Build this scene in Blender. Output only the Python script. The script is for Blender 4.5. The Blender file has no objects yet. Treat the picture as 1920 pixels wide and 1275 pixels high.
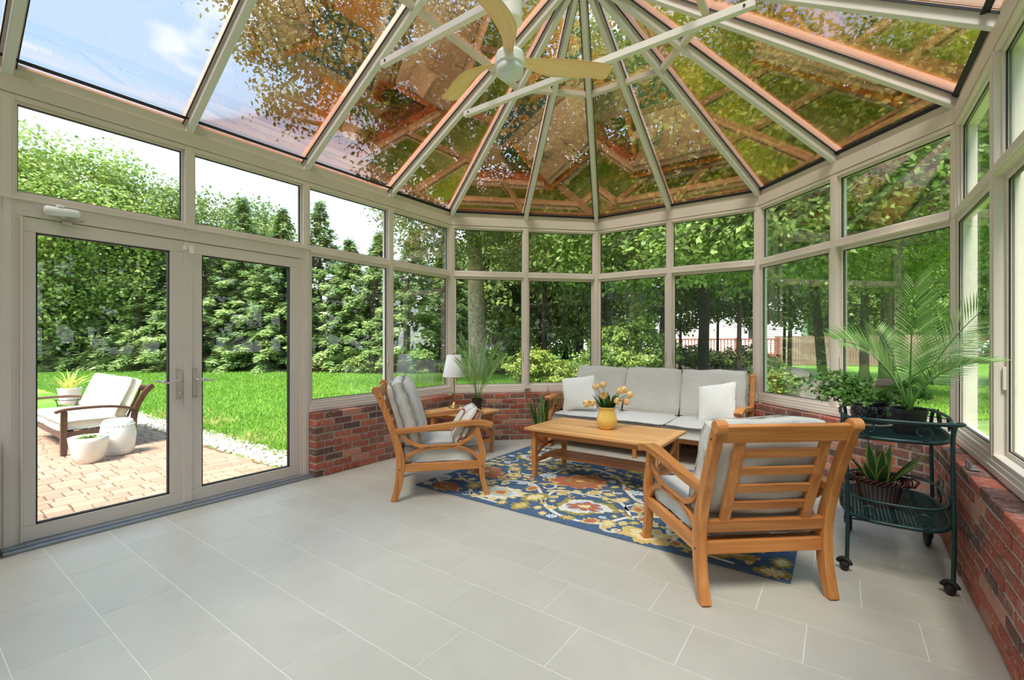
import bpy, bmesh, math, random
import numpy as np
from mathutils import Vector as V, Matrix as MX

# ------------------------------------------------------------------ camera, sky, sun, exposure
scene = bpy.context.scene
C = scene.collection
FPX, YAW, HOR, EYE = 858.06, math.radians(35.6248), 640.87, 1.3
cam_d = bpy.data.cameras.new('camera')
cam = bpy.data.objects.new('camera', cam_d); C.objects.link(cam)
cam.location = (0, 0, EYE); cam.rotation_euler = (math.pi/2, 0, YAW)
cam_d.sensor_width = 36; cam_d.lens = FPX/1920*36; cam_d.shift_y = (HOR-637.5)/1920
cam_d.clip_start = .02; cam_d.clip_end = 400
scene.camera = cam

world = bpy.data.worlds.new('sky'); scene.world = world; world.use_nodes = True
wn, wl = world.node_tree.nodes, world.node_tree.links
wn.clear()
def W(t, **k):
    n = wn.new(t)
    for a, b in k.items(): setattr(n, a, b)
    return n
tc = W('ShaderNodeTexCoord'); sx = W('ShaderNodeSeparateXYZ'); wl.new(tc.outputs['Generated'], sx.inputs[0])
gr = W('ShaderNodeValToRGB'); wl.new(sx.outputs['Z'], gr.inputs[0])
gr.color_ramp.elements[0].position = 0.0; gr.color_ramp.elements[0].color = (1.0, 1.0, .99, 1)
gr.color_ramp.elements[1].position = .85; gr.color_ramp.elements[1].color = (.28, .54, .92, 1)
e = gr.color_ramp.elements.new(.25); e.color = (.74, .92, 1.06, 1)
e = gr.color_ramp.elements.new(.45); e.color = (.36, .63, .96, 1)
zz = W('ShaderNodeMath', operation='ADD'); wl.new(sx.outputs['Z'], zz.inputs[0]); zz.inputs[1].default_value = .25
dv = W('ShaderNodeVectorMath', operation='DIVIDE'); cb = W('ShaderNodeCombineXYZ')
for i in range(3): wl.new(zz.outputs[0], cb.inputs[i])
wl.new(tc.outputs['Generated'], dv.inputs[0]); wl.new(cb.outputs[0], dv.inputs[1])
nz = W('ShaderNodeTexNoise'); nz.inputs['Scale'].default_value = 2.3; nz.inputs['Detail'].default_value = 6; nz.inputs['Roughness'].default_value = .52
ofs = W('ShaderNodeVectorMath', operation='ADD'); ofs.inputs[1].default_value = (3.35, 7.7, 1.3)
wl.new(dv.outputs[0], ofs.inputs[0]); wl.new(ofs.outputs[0], nz.inputs['Vector'])
cr = W('ShaderNodeValToRGB'); wl.new(nz.outputs[0], cr.inputs[0])
cr.color_ramp.elements[0].position = .54; cr.color_ramp.elements[1].position = .70
mx = W('ShaderNodeMixRGB'); mx.inputs[2].default_value = (1.3, 1.3, 1.3, 1)
wl.new(cr.outputs[0], mx.inputs[0]); wl.new(gr.outputs[0], mx.inputs[1])
bg = W('ShaderNodeBackground'); bg.inputs[1].default_value = 1.75; wl.new(mx.outputs[0], bg.inputs[0])
wo = W('ShaderNodeOutputWorld'); wl.new(bg.outputs[0], wo.inputs[0])

sun_d = bpy.data.lights.new('sun', 'SUN'); sun = bpy.data.objects.new('sun', sun_d); C.objects.link(sun)
sun_d.energy = 8.0; sun_d.angle = math.radians(20); sun_d.color = (1, .95, .86)
sun.rotation_euler = V((.08, -.52, .85)).to_track_quat('Z', 'Y').to_euler()
sun.location = (2, -12, 20)
vs = scene.view_settings
vs.view_transform = 'Standard'; vs.look = 'None'; vs.gamma = 1; vs.use_curve_mapping = False; vs.exposure = 0.5

# ------------------------------------------------------------------ helpers
random.seed(7); RNG = np.random.default_rng(7)
def ray(px, py):
    u = (px-960)/FPX; v = (HOR-py)/FPX
    return V((u*math.cos(YAW)-math.sin(YAW), u*math.sin(YAW)+math.cos(YAW), v))
def at(px, py, t): return V((0, 0, EYE)) + ray(px, py)*t          # point at depth t along a sight line

class MB:
    def __init__(s): s.v = []; s.f = []
    def add(s, vs, fs, m=None):
        o = len(s.v)
        s.v += [tuple(m @ V(p)) if m else tuple(p) for p in vs]
        s.f += [tuple(i+o for i in f) for f in fs]
        return s
    def box(s, x0, x1, y0, y1, z0, z1, m=None):
        return s.add([(x, y, z) for x in (x0, x1) for y in (y0, y1) for z in (z0, z1)],
                     [(0,1,3,2),(4,6,7,5),(0,4,5,1),(2,3,7,6),(0,2,6,4),(1,5,7,3)], m)
    def bar(s, p, q, w, h, up=(0,0,1), m=None):
        p, q = V(p), V(q); t = (q-p).normalized(); u = V(up)
        a = t.cross(u).normalized(); b = a.cross(t).normalized()
        pts = [c + a*(i*w/2) + b*(j*h/2) for c in (p, q) for i, j in ((-1,-1),(1,-1),(1,1),(-1,1))]
        return s.add(pts, [(3,2,1,0),(4,5,6,7),(0,1,5,4),(1,2,6,5),(2,3,7,6),(3,0,4,7)], m)
    def ribbon(s, pts, w, h, n, m=None):
        """rectangular section along a planar path: w along the plane normal n, h in the plane (number or list)"""
        pts = [V(p) for p in pts]; n = V(n).normalized(); k = len(pts); vs = []; fs = []
        for i, p in enumerate(pts):
            t = (pts[min(i+1, k-1)]-pts[max(i-1, 0)]).normalized(); b = t.cross(n).normalized()
            hh = h[i] if isinstance(h, (list, tuple)) else h
            ww = w[i] if isinstance(w, (list, tuple)) else w
            vs += [p-n*ww/2-b*hh/2, p+n*ww/2-b*hh/2, p+n*ww/2+b*hh/2, p-n*ww/2+b*hh/2]
        for i in range(k-1):
            a = 4*i
            for j in range(4): fs.append((a+j, a+(j+1)%4, a+4+(j+1)%4, a+4+j))
        fs += [(3,2,1,0), tuple(4*(k-1)+j for j in range(4))]
        return s.add(vs, fs, m)
    def tube(s, pts, r, n=8, closed=False, m=None):
        pts = [V(p) for p in pts]; k = len(pts); vs = []; fs = []; a = None
        for i, p in enumerate(pts):
            q0 = pts[(i-1) % k] if closed else pts[max(i-1, 0)]; q1 = pts[(i+1) % k] if closed else pts[min(i+1, k-1)]
            t = (q1-q0).normalized()
            if a is None: a = t.orthogonal().normalized()
            a = (a - t*a.dot(t)); a = a.normalized() if a.length > 1e-6 else t.orthogonal().normalized()
            b = t.cross(a); rr = r[i] if isinstance(r, (list, tuple)) else r
            vs += [p + a*(rr*math.cos(2*math.pi*j/n)) + b*(rr*math.sin(2*math.pi*j/n)) for j in range(n)]
        for i in range(k if closed else k-1):
            for j in range(n):
                a0, b0 = i*n, ((i+1) % k)*n
                fs.append((a0+j, a0+(j+1) % n, b0+(j+1) % n, b0+j))
        if not closed: fs += [tuple(range(n-1, -1, -1)), tuple((k-1)*n+j for j in range(n))]
        return s.add(vs, fs, m)
    def lathe(s, prof, n=24, c=(0,0,0), m=None, wob=None):
        vs = []; fs = []; k = len(prof)
        for i, (r, z) in enumerate(prof):
            for j in range(n):
                a = 2*math.pi*j/n; rr = r*(wob(a, i) if wob else 1)
                vs.append((c[0]+rr*math.cos(a), c[1]+rr*math.sin(a), c[2]+z))
        for i in range(k-1):
            for j in range(n): fs.append((i*n+j, i*n+(j+1) % n, (i+1)*n+(j+1) % n, (i+1)*n+j))
        if prof[0][0] > 1e-5: fs.append(tuple(range(n-1, -1, -1)))
        if prof[-1][0] > 1e-5: fs.append(tuple((k-1)*n+j for j in range(n)))
        return s.add(vs, fs, m)
    def prism(s, outline, z0, z1, m=None):
        n = len(outline)
        return s.add([(x, y, z) for z in (z0, z1) for x, y in outline],
                     [tuple(range(n-1, -1, -1)), tuple(range(n, 2*n))] + [(i, (i+1) % n, n+(i+1) % n, n+i) for i in range(n)], m)
    def mesh(s, name):
        me = bpy.data.meshes.new(name); me.from_pydata(s.v, [], s.f); me.update(); return me
    def build(s, name, mat=None, parent=None, smooth=False, bevel=0, seg=2, sub=0):
        return link(name, s.mesh(name), mat, parent, smooth, bevel, seg, sub)
def link(name, me, mat=None, parent=None, smooth=False, bevel=0, seg=2, sub=0):
    o = bpy.data.objects.new(name, me); C.objects.link(o)
    if mat is not None and not me.materials: me.materials.append(mat)
    if parent is not None: o.parent = parent
    if smooth: me.polygons.foreach_set('use_smooth', [True]*len(me.polygons))
    if bevel:
        b = o.modifiers.new('bevel', 'BEVEL'); b.width = bevel; b.segments = seg; b.limit_method = 'ANGLE'; b.angle_limit = math.radians(40)
    if sub:
        b = o.modifiers.new('sub', 'SUBSURF'); b.levels = sub; b.render_levels = sub
    return o
def tag(o, label, cat, group=None, kind=None):
    o['label'] = label; o['category'] = cat
    if group: o['group'] = group
    if kind: o['kind'] = kind
    return o
def thing(name, label, cat, loc=(0,0,0), rz=0, group=None, kind=None):
    o = bpy.data.objects.new(name, None); C.objects.link(o); o.empty_display_size = .1
    o.location = loc; o.rotation_euler = (0, 0, rz)
    return tag(o, label, cat, group, kind)
def copy_tree(o, parent=None):
    c = o.copy(); C.objects.link(c); c.parent = parent
    for ch in list(o.children): copy_tree(ch, c)
    return c
def quads(name, Vt, nper, mat, parent=None, tint=None, smooth=False):
    """a fast mesh of many separate n-gons: Vt is (k*nper, 3)"""
    k = len(Vt)//nper; me = bpy.data.meshes.new(name)
    me.vertices.add(len(Vt)); me.vertices.foreach_set('co', np.ascontiguousarray(Vt, dtype=np.float32).ravel())
    me.loops.add(len(Vt)); me.loops.foreach_set('vertex_index', np.arange(len(Vt), dtype=np.int32))
    me.polygons.add(k); me.polygons.foreach_set('loop_start', np.arange(0, len(Vt), nper, dtype=np.int32))
    if tint is not None:
        a = me.attributes.new('tint', 'FLOAT', 'POINT'); a.data.foreach_set('value', np.repeat(tint, nper).astype(np.float32))
    me.update(calc_edges=True)
    return link(name, me, mat, parent, smooth)
def arc(cx, cz, rx, rz, a0, a1, n=14):
    return [(cx+rx*math.cos(math.radians(a0+(a1-a0)*i/n)), cz+rz*math.sin(math.radians(a0+(a1-a0)*i/n))) for i in range(n+1)]
def spline(pts, n=6):
    """Catmull-Rom through the points"""
    P = [V(p) for p in pts]; out = []
    for i in range(len(P)-1):
        p0, p1, p2, p3 = P[max(i-1, 0)], P[i], P[i+1], P[min(i+2, len(P)-1)]
        for j in range(n):
            t = j/n
            out.append(.5*((2*p1)+(p2-p0)*t+(2*p0-5*p1+4*p2-p3)*t*t+(3*p1-p0-3*p2+p3)*t**3))
    return out+[P[-1]]
def ss(a, b, x): t = max(0, min(1, (x-a)/(b-a))); return t*t*(3-2*t)

# ------------------------------------------------------------------ materials
def lin(r, g, b):
    f = lambda c: (c/255/12.92) if c/255 <= .04045 else ((c/255+.055)/1.055)**2.4
    return (f(r), f(g), f(b), 1)
MATS = {}
def nodes(name):
    m = bpy.data.materials.new(name); m.use_nodes = True; MATS[name] = m
    nt = m.node_tree; return m, nt.nodes, nt.links, nt.nodes['Principled BSDF']
def N(nn, t, **k):
    n = nn.new(t)
    for a, b in k.items():
        if a in ('Scale', 'Detail', 'Roughness', 'Distortion', 'Randomness'): n.inputs[a].default_value = b
        else: setattr(n, a, b)
    return n
def ramp(nn, ll, src, stops):
    r = nn.new('ShaderNodeValToRGB'); ll.new(src, r.inputs[0]); el = r.color_ramp.elements
    while len(el) < len(stops): el.new(.5)
    for e_, (p, c) in zip(el, stops): e_.position = p; e_.color = c
    return r
def mapped(nn, ll, scale=(1,1,1), coord='Object'):
    t = nn.new('ShaderNodeTexCoord'); m = nn.new('ShaderNodeMapping'); m.inputs['Scale'].default_value = scale
    ll.new(t.outputs[coord], m.inputs[0]); return m.outputs[0]
def bump(nn, ll, bs, src, strength=.2, dist=.01):
    b = nn.new('ShaderNodeBump'); b.inputs['Strength'].default_value = strength; b.inputs['Distance'].default_value = dist
    ll.new(src, b.inputs['Height']); ll.new(b.outputs[0], bs.inputs['Normal']); return b
def plain(name, c, rough=.5, metal=0, var=.06, scale=8, bmp=0, bscale=60, spec=None):
    m, nn, ll, bs = nodes(name); bs.inputs['Roughness'].default_value = rough; bs.inputs['Metallic'].default_value = metal
    if spec is not None: bs.inputs['Specular IOR Level'].default_value = spec
    vec = mapped(nn, ll); n = N(nn, 'ShaderNodeTexNoise', Scale=scale, Detail=4); ll.new(vec, n.inputs['Vector'])
    lo = tuple(x*(1-var) for x in c[:3])+(1,); hi = tuple(min(1, x*(1+var)) for x in c[:3])+(1,)
    r = ramp(nn, ll, n.outputs[0], [(.3, lo), (.7, hi)]); ll.new(r.outputs[0], bs.inputs['Base Color'])
    if bmp:
        b = N(nn, 'ShaderNodeTexNoise', Scale=bscale, Detail=3); ll.new(vec, b.inputs['Vector']); bump(nn, ll, bs, b.outputs[0], bmp)
    return m
def wood(name, axis, c0, c1, rough=.42):
    m, nn, ll, bs = nodes(name); bs.inputs['Roughness'].default_value = rough
    s = [26, 26, 26]; s[axis] = 1.6
    vec = mapped(nn, ll, tuple(s))
    oi = nn.new('ShaderNodeObjectInfo'); ad = N(nn, 'ShaderNodeVectorMath', operation='ADD'); ml = N(nn, 'ShaderNodeMath', operation='MULTIPLY')
    ml.inputs[1].default_value = 37; ll.new(oi.outputs['Random'], ml.inputs[0]); ll.new(vec, ad.inputs[0]); ll.new(ml.outputs[0], ad.inputs[1])
    n = N(nn, 'ShaderNodeTexNoise', Scale=1.0, Detail=6, Roughness=.6, Distortion=.6); ll.new(ad.outputs[0], n.inputs['Vector'])
    mid = tuple((a+b)/2 for a, b in zip(c0, c1))
    r = ramp(nn, ll, n.outputs[0], [(.28, c0), (.5, mid), (.72, c1)])
    hv = N(nn, 'ShaderNodeHueSaturation'); mr = N(nn, 'ShaderNodeMapRange'); mr.inputs['To Min'].default_value = .88; mr.inputs['To Max'].default_value = 1.1
    ll.new(oi.outputs['Random'], mr.inputs[0]); ll.new(mr.outputs[0], hv.inputs['Value']); ll.new(r.outputs[0], hv.inputs['Color'])
    ll.new(hv.outputs[0], bs.inputs['Base Color']); bump(nn, ll, bs, n.outputs[0], .08, .004)
    return m
TEAK = [wood('teak_'+'xyz'[i], i, lin(168, 98, 44), lin(216, 150, 84)) for i in range(3)]
TEAK_TOP = [wood('teak_top_'+'xyz'[i], i, lin(198, 136, 76), lin(234, 182, 118)) for i in range(3)]
DARKWOOD = [wood('dark_wood_'+'xyz'[i], i, lin(66, 42, 30), lin(112, 74, 52)) for i in range(3)]
BLADE = wood('blade_wood', 0, lin(255, 200, 134), lin(255, 226, 176))
FRAME = plain('painted_aluminium', lin(223, 211, 199), .42, var=.03, scale=3, bmp=.03, bscale=25)
WHITEBAR = plain('white_aluminium', lin(228, 226, 218), .4, var=.02)
GASKET = plain('black_gasket', lin(30, 30, 32), .6)
THRESH = plain('threshold_metal', lin(150, 156, 162), .35, .5)
NICKEL = plain('brushed_nickel', lin(205, 198, 188), .28, .75)
BRASS = plain('aged_brass', lin(178, 140, 84), .3, .8)
WHITE = plain('white_plastic', lin(240, 240, 236), .4, var=.02)
CERAMIC = plain('white_glaze', lin(232, 230, 224), .25, var=.03)
BLACKPOT = plain('black_pot', lin(24, 24, 26), .45)
RUBBER = plain('black_rubber', lin(20, 20, 22), .55)
GREENMETAL = plain('green_iron', lin(28, 58, 58), .38, .2, var=.15, scale=20)
TERRA = plain('terracotta', lin(160, 86, 56), .7, bmp=.1)
SOIL = plain('soil', lin(52, 38, 28), .9, var=.4, scale=40, bmp=.6)
WICKER = plain('dark_wicker', lin(78, 36, 24), .45, var=.4, scale=30)
MORTAR = plain('mortar', lin(178, 168, 158), .9, var=.15, scale=20, bmp=.4, bscale=120)
GROUT = plain('grout', lin(214, 212, 204), .8)
BARK = plain('bark', lin(158, 140, 118), .95, var=.4, scale=9, bmp=.9, bscale=14)
BARK_DK = plain('dark_bark', lin(64, 54, 46), .95, var=.5, scale=9, bmp=.8, bscale=14)
SIDING = plain('white_siding', lin(224, 224, 220), .6, var=.05)
STEM = plain('stem_green', lin(96, 140, 58), .5)

def fabric(name, c, scale=420, var=.08, bmp=.25):
    m, nn, ll, bs = nodes(name); bs.inputs['Roughness'].default_value = .9; bs.inputs['Sheen Weight'].default_value = .15
    vec = mapped(nn, ll)
    w1 = N(nn, 'ShaderNodeTexNoise', Scale=scale, Detail=2); s1 = nn.new('ShaderNodeMapping'); s1.inputs['Scale'].default_value = (1, .12, .12)
    ll.new(vec, s1.inputs[0]); ll.new(s1.outputs[0], w1.inputs['Vector'])
    lo = tuple(x*(1-var) for x in c[:3])+(1,); hi = tuple(min(1, x*(1+var)) for x in c[:3])+(1,)
    r = ramp(nn, ll, w1.outputs[0], [(.3, lo), (.7, hi)]); ll.new(r.outputs[0], bs.inputs['Base Color'])
    n2 = N(nn, 'ShaderNodeTexNoise', Scale=14, Detail=3); ll.new(vec, n2.inputs['Vector'])
    ad = N(nn, 'ShaderNodeMath', operation='MULTIPLY_ADD'); ad.inputs[1].default_value = 6; ll.new(n2.outputs[0], ad.inputs[0]); ll.new(w1.outputs[0], ad.inputs[2])
    bump(nn, ll, bs, ad.outputs[0], bmp, .004); return m
LINEN = fabric('grey_linen', lin(200, 196, 188))
PIPING = fabric('grey_piping', lin(120, 114, 108))
CREAMCUSH = fabric('cream_canvas', lin(234, 224, 202))
SHADE = fabric('white_pleats', lin(244, 244, 246), bmp=.1)
def boucle():
    m, nn, ll, bs = nodes('white_boucle'); bs.inputs['Roughness'].default_value = .95
    bs.inputs['Base Color'].default_value = lin(240, 238, 232)
    v = N(nn, 'ShaderNodeTexVoronoi', Scale=130); ll.new(mapped(nn, ll), v.inputs['Vector']); bump(nn, ll, bs, v.outputs[0], .6, .006); return m
BOUCLE = boucle()
def plaid():
    m, nn, ll, bs = nodes('plaid_cloth'); bs.inputs['Roughness'].default_value = .95
    sp = nn.new('ShaderNodeSeparateXYZ'); ll.new(mapped(nn, ll), sp.inputs[0])
    def lines(out, k, w, off):
        a = N(nn, 'ShaderNodeMath', operation='MULTIPLY_ADD'); a.inputs[1].default_value = k; a.inputs[2].default_value = off; ll.new(out, a.inputs[0])
        b = N(nn, 'ShaderNodeMath', operation='FRACT'); ll.new(a.outputs[0], b.inputs[0])
        c = N(nn, 'ShaderNodeMath', operation='LESS_THAN'); c.inputs[1].default_value = w; ll.new(b.outputs[0], c.inputs[0]); return c.outputs[0]
    col = None
    for out, k, w, off, cc in ((sp.outputs[0], 9, .06, .1, lin(150, 92, 76)), (sp.outputs[2], 9, .06, .3, lin(150, 92, 76)), (sp.outputs[0], 9, .05, .6, lin(178, 172, 166)), (sp.outputs[2], 9, .05, .8, lin(178, 172, 166)), (sp.outputs[0], 4.5, .05, .4, lin(86, 60, 50))):
        x = nn.new('ShaderNodeMixRGB'); ll.new(lines(out, k, w, off), x.inputs[0]); x.inputs[2].default_value = cc
        if col is None: x.inputs[1].default_value = lin(226, 218, 206)
        else: ll.new(col, x.inputs[1])
        col = x.outputs[0]
    ll.new(col, bs.inputs['Base Color']); return m
PLAID = plaid()

def glass(name, tint, refl, base, gain, dirt=0):
    """thin pane: straight-through transmission plus a mirror coat that grows with the angle"""
    m = bpy.data.materials.new(name); m.use_nodes = True; nn, ll = m.node_tree.nodes, m.node_tree.links; nn.clear(); MATS[name] = m
    tr = nn.new('ShaderNodeBsdfTransparent'); tr.inputs[0].default_value = tint
    gl = nn.new('ShaderNodeBsdfGlossy'); gl.inputs['Color'].default_value = refl; gl.inputs['Roughness'].default_value = .004
    fr = nn.new('ShaderNodeLayerWeight'); fr.inputs['Blend'].default_value = .35
    ma = N(nn, 'ShaderNodeMath', operation='MULTIPLY_ADD'); ma.inputs[1].default_value = gain; ma.inputs[2].default_value = base; ma.use_clamp = True
    ll.new(fr.outputs['Fresnel'], ma.inputs[0])
    mx_ = nn.new('ShaderNodeMixShader'); ll.new(ma.outputs[0], mx_.inputs[0]); ll.new(tr.outputs[0], mx_.inputs[1]); ll.new(gl.outputs[0], mx_.inputs[2])
    last = mx_.outputs[0]
    if dirt:
        df = nn.new('ShaderNodeBsdfDiffuse'); df.inputs[0].default_value = (.8, .82, .82, 1)
        n = N(nn, 'ShaderNodeTexNoise', Scale=1.0, Detail=5, Roughness=.6); ll.new(mapped(nn, ll, (3, 3, .6)), n.inputs['Vector'])
        r = ramp(nn, ll, n.outputs[0], [(.5, (0,0,0,1)), (.8, (dirt,)*3+(1,))])
        m2 = nn.new('ShaderNodeMixShader'); ll.new(r.outputs[0], m2.inputs[0]); ll.new(last, m2.inputs[1]); ll.new(df.outputs[0], m2.inputs[2]); last = m2.outputs[0]
    out = nn.new('ShaderNodeOutputMaterial'); ll.new(last, out.inputs[0]); return m
GLASS = glass('clear_glass', (.95, .97, .955, 1), (1, 1, 1, 1), .012, .34, .015)
ROOFGLASS = glass('bronze_coated_glass', (.93, .93, .92, 1), (1, .56, .30, 1), .27, .45)

def brick_mat():
    m, nn, ll, bs = nodes('brick_clay'); bs.inputs['Roughness'].default_value = .85
    oi = nn.new('ShaderNodeObjectInfo')
    r = ramp(nn, ll, oi.outputs['Random'], [(0, lin(166, 87, 68)), (.18, lin(194, 108, 82)), (.36, lin(152, 99, 82)), (.52, lin(120, 80, 70)), (.66, lin(204, 141, 118)), (.8, lin(177, 95, 74)), (.92, lin(105, 78, 72)), (1, lin(217, 156, 126))])
    r.color_ramp.interpolation = 'CONSTANT'
    vec = mapped(nn, ll); of = N(nn, 'ShaderNodeVectorMath', operation='ADD'); ml = N(nn, 'ShaderNodeMath', operation='MULTIPLY'); ml.inputs[1].default_value = 50
    ll.new(oi.outputs['Random'], ml.inputs[0]); ll.new(vec, of.inputs[0]); ll.new(ml.outputs[0], of.inputs[1])
    n = N(nn, 'ShaderNodeTexNoise', Scale=26, Detail=6, Roughness=.65); ll.new(of.outputs[0], n.inputs['Vector'])
    sm = ramp(nn, ll, n.outputs[0], [(.52, (0,0,0,1)), (.74, (.7,.7,.7,1))])
    x = nn.new('ShaderNodeMixRGB'); ll.new(sm.outputs[0], x.inputs[0]); ll.new(r.outputs[0], x.inputs[1]); x.inputs[2].default_value = lin(206, 184, 166)
    n2 = N(nn, 'ShaderNodeTexNoise', Scale=90, Detail=3); ll.new(of.outputs[0], n2.inputs['Vector'])
    y = nn.new('ShaderNodeMixRGB'); y.blend_type = 'MULTIPLY'; y.inputs[0].default_value = .5; ll.new(x.outputs[0], y.inputs[1])
    dk = ramp(nn, ll, n2.outputs[0], [(.35, (.5,.5,.5,1)), (.6, (1,1,1,1))]); ll.new(dk.outputs[0], y.inputs[2])
    ll.new(y.outputs[0], bs.inputs['Base Color']); bump(nn, ll, bs, n2.outputs[0], .5, .006); return m
BRICK = brick_mat()
def piece_mat(name, c0, c1, rough, scale, bmp, mottling=.5):
    m, nn, ll, bs = nodes(name); bs.inputs['Roughness'].default_value = rough
    oi = nn.new('ShaderNodeObjectInfo'); vec = mapped(nn, ll); of = N(nn, 'ShaderNodeVectorMath', operation='ADD'); ml = N(nn, 'ShaderNodeMath', operation='MULTIPLY'); ml.inputs[1].default_value = 50
    ll.new(oi.outputs['Random'], ml.inputs[0]); ll.new(vec, of.inputs[0]); ll.new(ml.outputs[0], of.inputs[1])
    n = N(nn, 'ShaderNodeTexNoise', Scale=scale, Detail=6, Roughness=.6, Distortion=.4); ll.new(of.outputs[0], n.inputs['Vector'])
    mm = N(nn, 'ShaderNodeMath', operation='MULTIPLY_ADD'); mm.inputs[1].default_value = mottling; ll.new(n.outputs[0], mm.inputs[0])
    m2 = N(nn, 'ShaderNodeMath', operation='MULTIPLY'); m2.inputs[1].default_value = 1-mottling; ll.new(oi.outputs['Random'], m2.inputs[0]); ll.new(m2.outputs[0], mm.inputs[2])
    r = ramp(nn, ll, mm.outputs[0], [(.15, c0), (.85, c1)]); ll.new(r.outputs[0], bs.inputs['Base Color']); bump(nn, ll, bs, n.outputs[0], bmp, .004); return m
TILE = piece_mat('stone_tile', lin(178, 173, 161), lin(192, 187, 174), .42, 5, .05, .85)
PAVER = piece_mat('paver_stone', lin(158, 124, 102), lin(186, 152, 128), .9, 14, .4)
PEBBLE = piece_mat('white_pebble', lin(206, 196, 182), lin(240, 236, 228), .8, 6, .2)

def leafmat(name, c0, c1, c2, trans=.35, rough=.5):
    m, nn, ll, bs = nodes(name); bs.inputs['Roughness'].default_value = rough
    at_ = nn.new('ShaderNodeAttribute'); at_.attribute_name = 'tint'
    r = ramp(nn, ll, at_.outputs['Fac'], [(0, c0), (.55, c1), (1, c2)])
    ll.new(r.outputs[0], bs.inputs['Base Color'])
    tl = nn.new('ShaderNodeBsdfTranslucent'); ll.new(r.outputs[0], tl.inputs[0])
    mx_ = nn.new('ShaderNodeMixShader'); mx_.inputs[0].default_value = trans; ll.new(bs.outputs[0], mx_.inputs[1]); ll.new(tl.outputs[0], mx_.inputs[2])
    ll.new(mx_.outputs[0], nn['Material Output'].inputs[0]); return m
LEAF_A = leafmat('leaf_bright', lin(104, 132, 48), lin(158, 180, 84), lin(214, 222, 140))
LEAF_B = leafmat('leaf_mid', lin(80, 104, 44), lin(130, 152, 72), lin(186, 196, 116))
LEAF_C = leafmat('leaf_dark', lin(76, 98, 46), lin(122, 142, 70), lin(178, 188, 108))
LEAF_FIR = leafmat('needle_green', lin(60, 88, 44), lin(116, 144, 76), lin(190, 206, 128), .3)
LEAF_OAK = leafmat('leaf_oak', lin(78, 86, 40), lin(126, 134, 66), lin(182, 178, 102), .3)
LEAF_MAPLE = leafmat('leaf_maple', lin(94, 124, 52), lin(146, 172, 86), lin(210, 216, 140), .45)
LEAF_YEL = leafmat('leaf_yellow', lin(100, 120, 48), lin(150, 164, 70), lin(204, 196, 112), .35)
GRASS = leafmat('grass_blade', lin(100, 146, 42), lin(146, 186, 70), lin(216, 196, 130), .35, .7)
PALM = leafmat('palm_leaf', lin(86, 126, 58), lin(142, 182, 100), lin(206, 222, 164), .3, .4)
IVY = leafmat('ivy_leaf', lin(50, 92, 38), lin(98, 148, 64), lin(156, 188, 100), .3)
def ground_mat():
    m, nn, ll, bs = nodes('lawn_turf'); bs.inputs['Roughness'].default_value = .95; vec = mapped(nn, ll)
    n = N(nn, 'ShaderNodeTexNoise', Scale=.55, Detail=6, Roughness=.62); ll.new(vec, n.inputs['Vector'])
    r = ramp(nn, ll, n.outputs[0], [(.3, lin(96, 142, 38)), (.55, lin(122, 166, 52)), (.66, lin(160, 184, 74)), (.74, lin(204, 182, 122))])
    n2 = N(nn, 'ShaderNodeTexNoise', Scale=40, Detail=4); ll.new(vec, n2.inputs['Vector'])
    x = nn.new('ShaderNodeMixRGB'); x.blend_type = 'MULTIPLY'; x.inputs[0].default_value = .5; ll.new(r.outputs[0], x.inputs[1])
    d = ramp(nn, ll, n2.outputs[0], [(.3, (.55,.6,.5,1)), (.7, (1.1,1.1,1.05,1))]); ll.new(d.outputs[0], x.inputs[2])
    ll.new(x.outputs[0], bs.inputs['Base Color']); bump(nn, ll, bs, n2.outputs[0], .8, .05); return m
TURF = ground_mat()
MULCH = plain('mulch', lin(72, 50, 38), .95, var=.5, scale=30, bmp=.9, bscale=60)
# ------------------------------------------------------------------ the sunroom shell
XL, XR, YB = -4.17, .654, -2.6
SIDE = 1.9983; TT = SIDE*math.sqrt(.5); YA = 4.451
A_, B_, C_, D_ = V((XL, YA)), V((XL+TT, YA+TT)), V((XL+TT+SIDE, YA+TT)), V((XR, YA))
K = [V((XL, YB)), A_, B_, C_, D_, V((XR, YB))]
FACETS = ['left', 'bay_left', 'bay_back', 'bay_right', 'right']
FSAY = ['wall with the French doors', 'angled bay face behind the lamp', 'bay face behind the sofa', 'angled bay face behind the plant cart', 'wall beside the plant cart']
HUBP = V(((XL+XR)/2, YA-SIDE/2)); ZE, ZEB, ZM, ZMB, ZS, ZB = 2.954, 2.813, 2.233, 2.162, .735, .62
SLOPE = .583; RUN = HUBP.x-XL
def offs(d):
    out = []
    for i, k in enumerate(K):
        ns = []
        if i > 0: t = (k-K[i-1]).normalized(); ns.append(V((-t.y, t.x)))
        if i < len(K)-1: t = (K[i+1]-k).normalized(); ns.append(V((-t.y, t.x)))
        n = sum(ns, V((0, 0))); n.normalize(); out.append(k+n*(d/n.dot(ns[0])))
    return out
def strip(mb, i, d0, d1, z0, z1):
    a, b = offs(d0), offs(d1)
    return mb.prism([a[i], a[i+1], b[i+1], b[i]], z0, z1)
trim_i = [0]
def trim(label, cat='trim'):
    trim_i[0] += 1
    return thing('trim_%d' % trim_i[0], label, cat, kind='structure')
for i in range(5):
    t = trim('painted aluminium eave beam above the '+FSAY[i], 'beam')
    strip(MB(), i, 0, .13, ZEB+.034, ZE).build('upper_beam', FRAME, t, bevel=.004)
    strip(MB(), i, .006, .13, ZEB, ZEB+.031).build('lower_beam', FRAME, t, bevel=.003)
    strip(MB(), i, .022, .125, ZE-.002, ZE+.088).build('glazing_ledge', FRAME, t)
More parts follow.
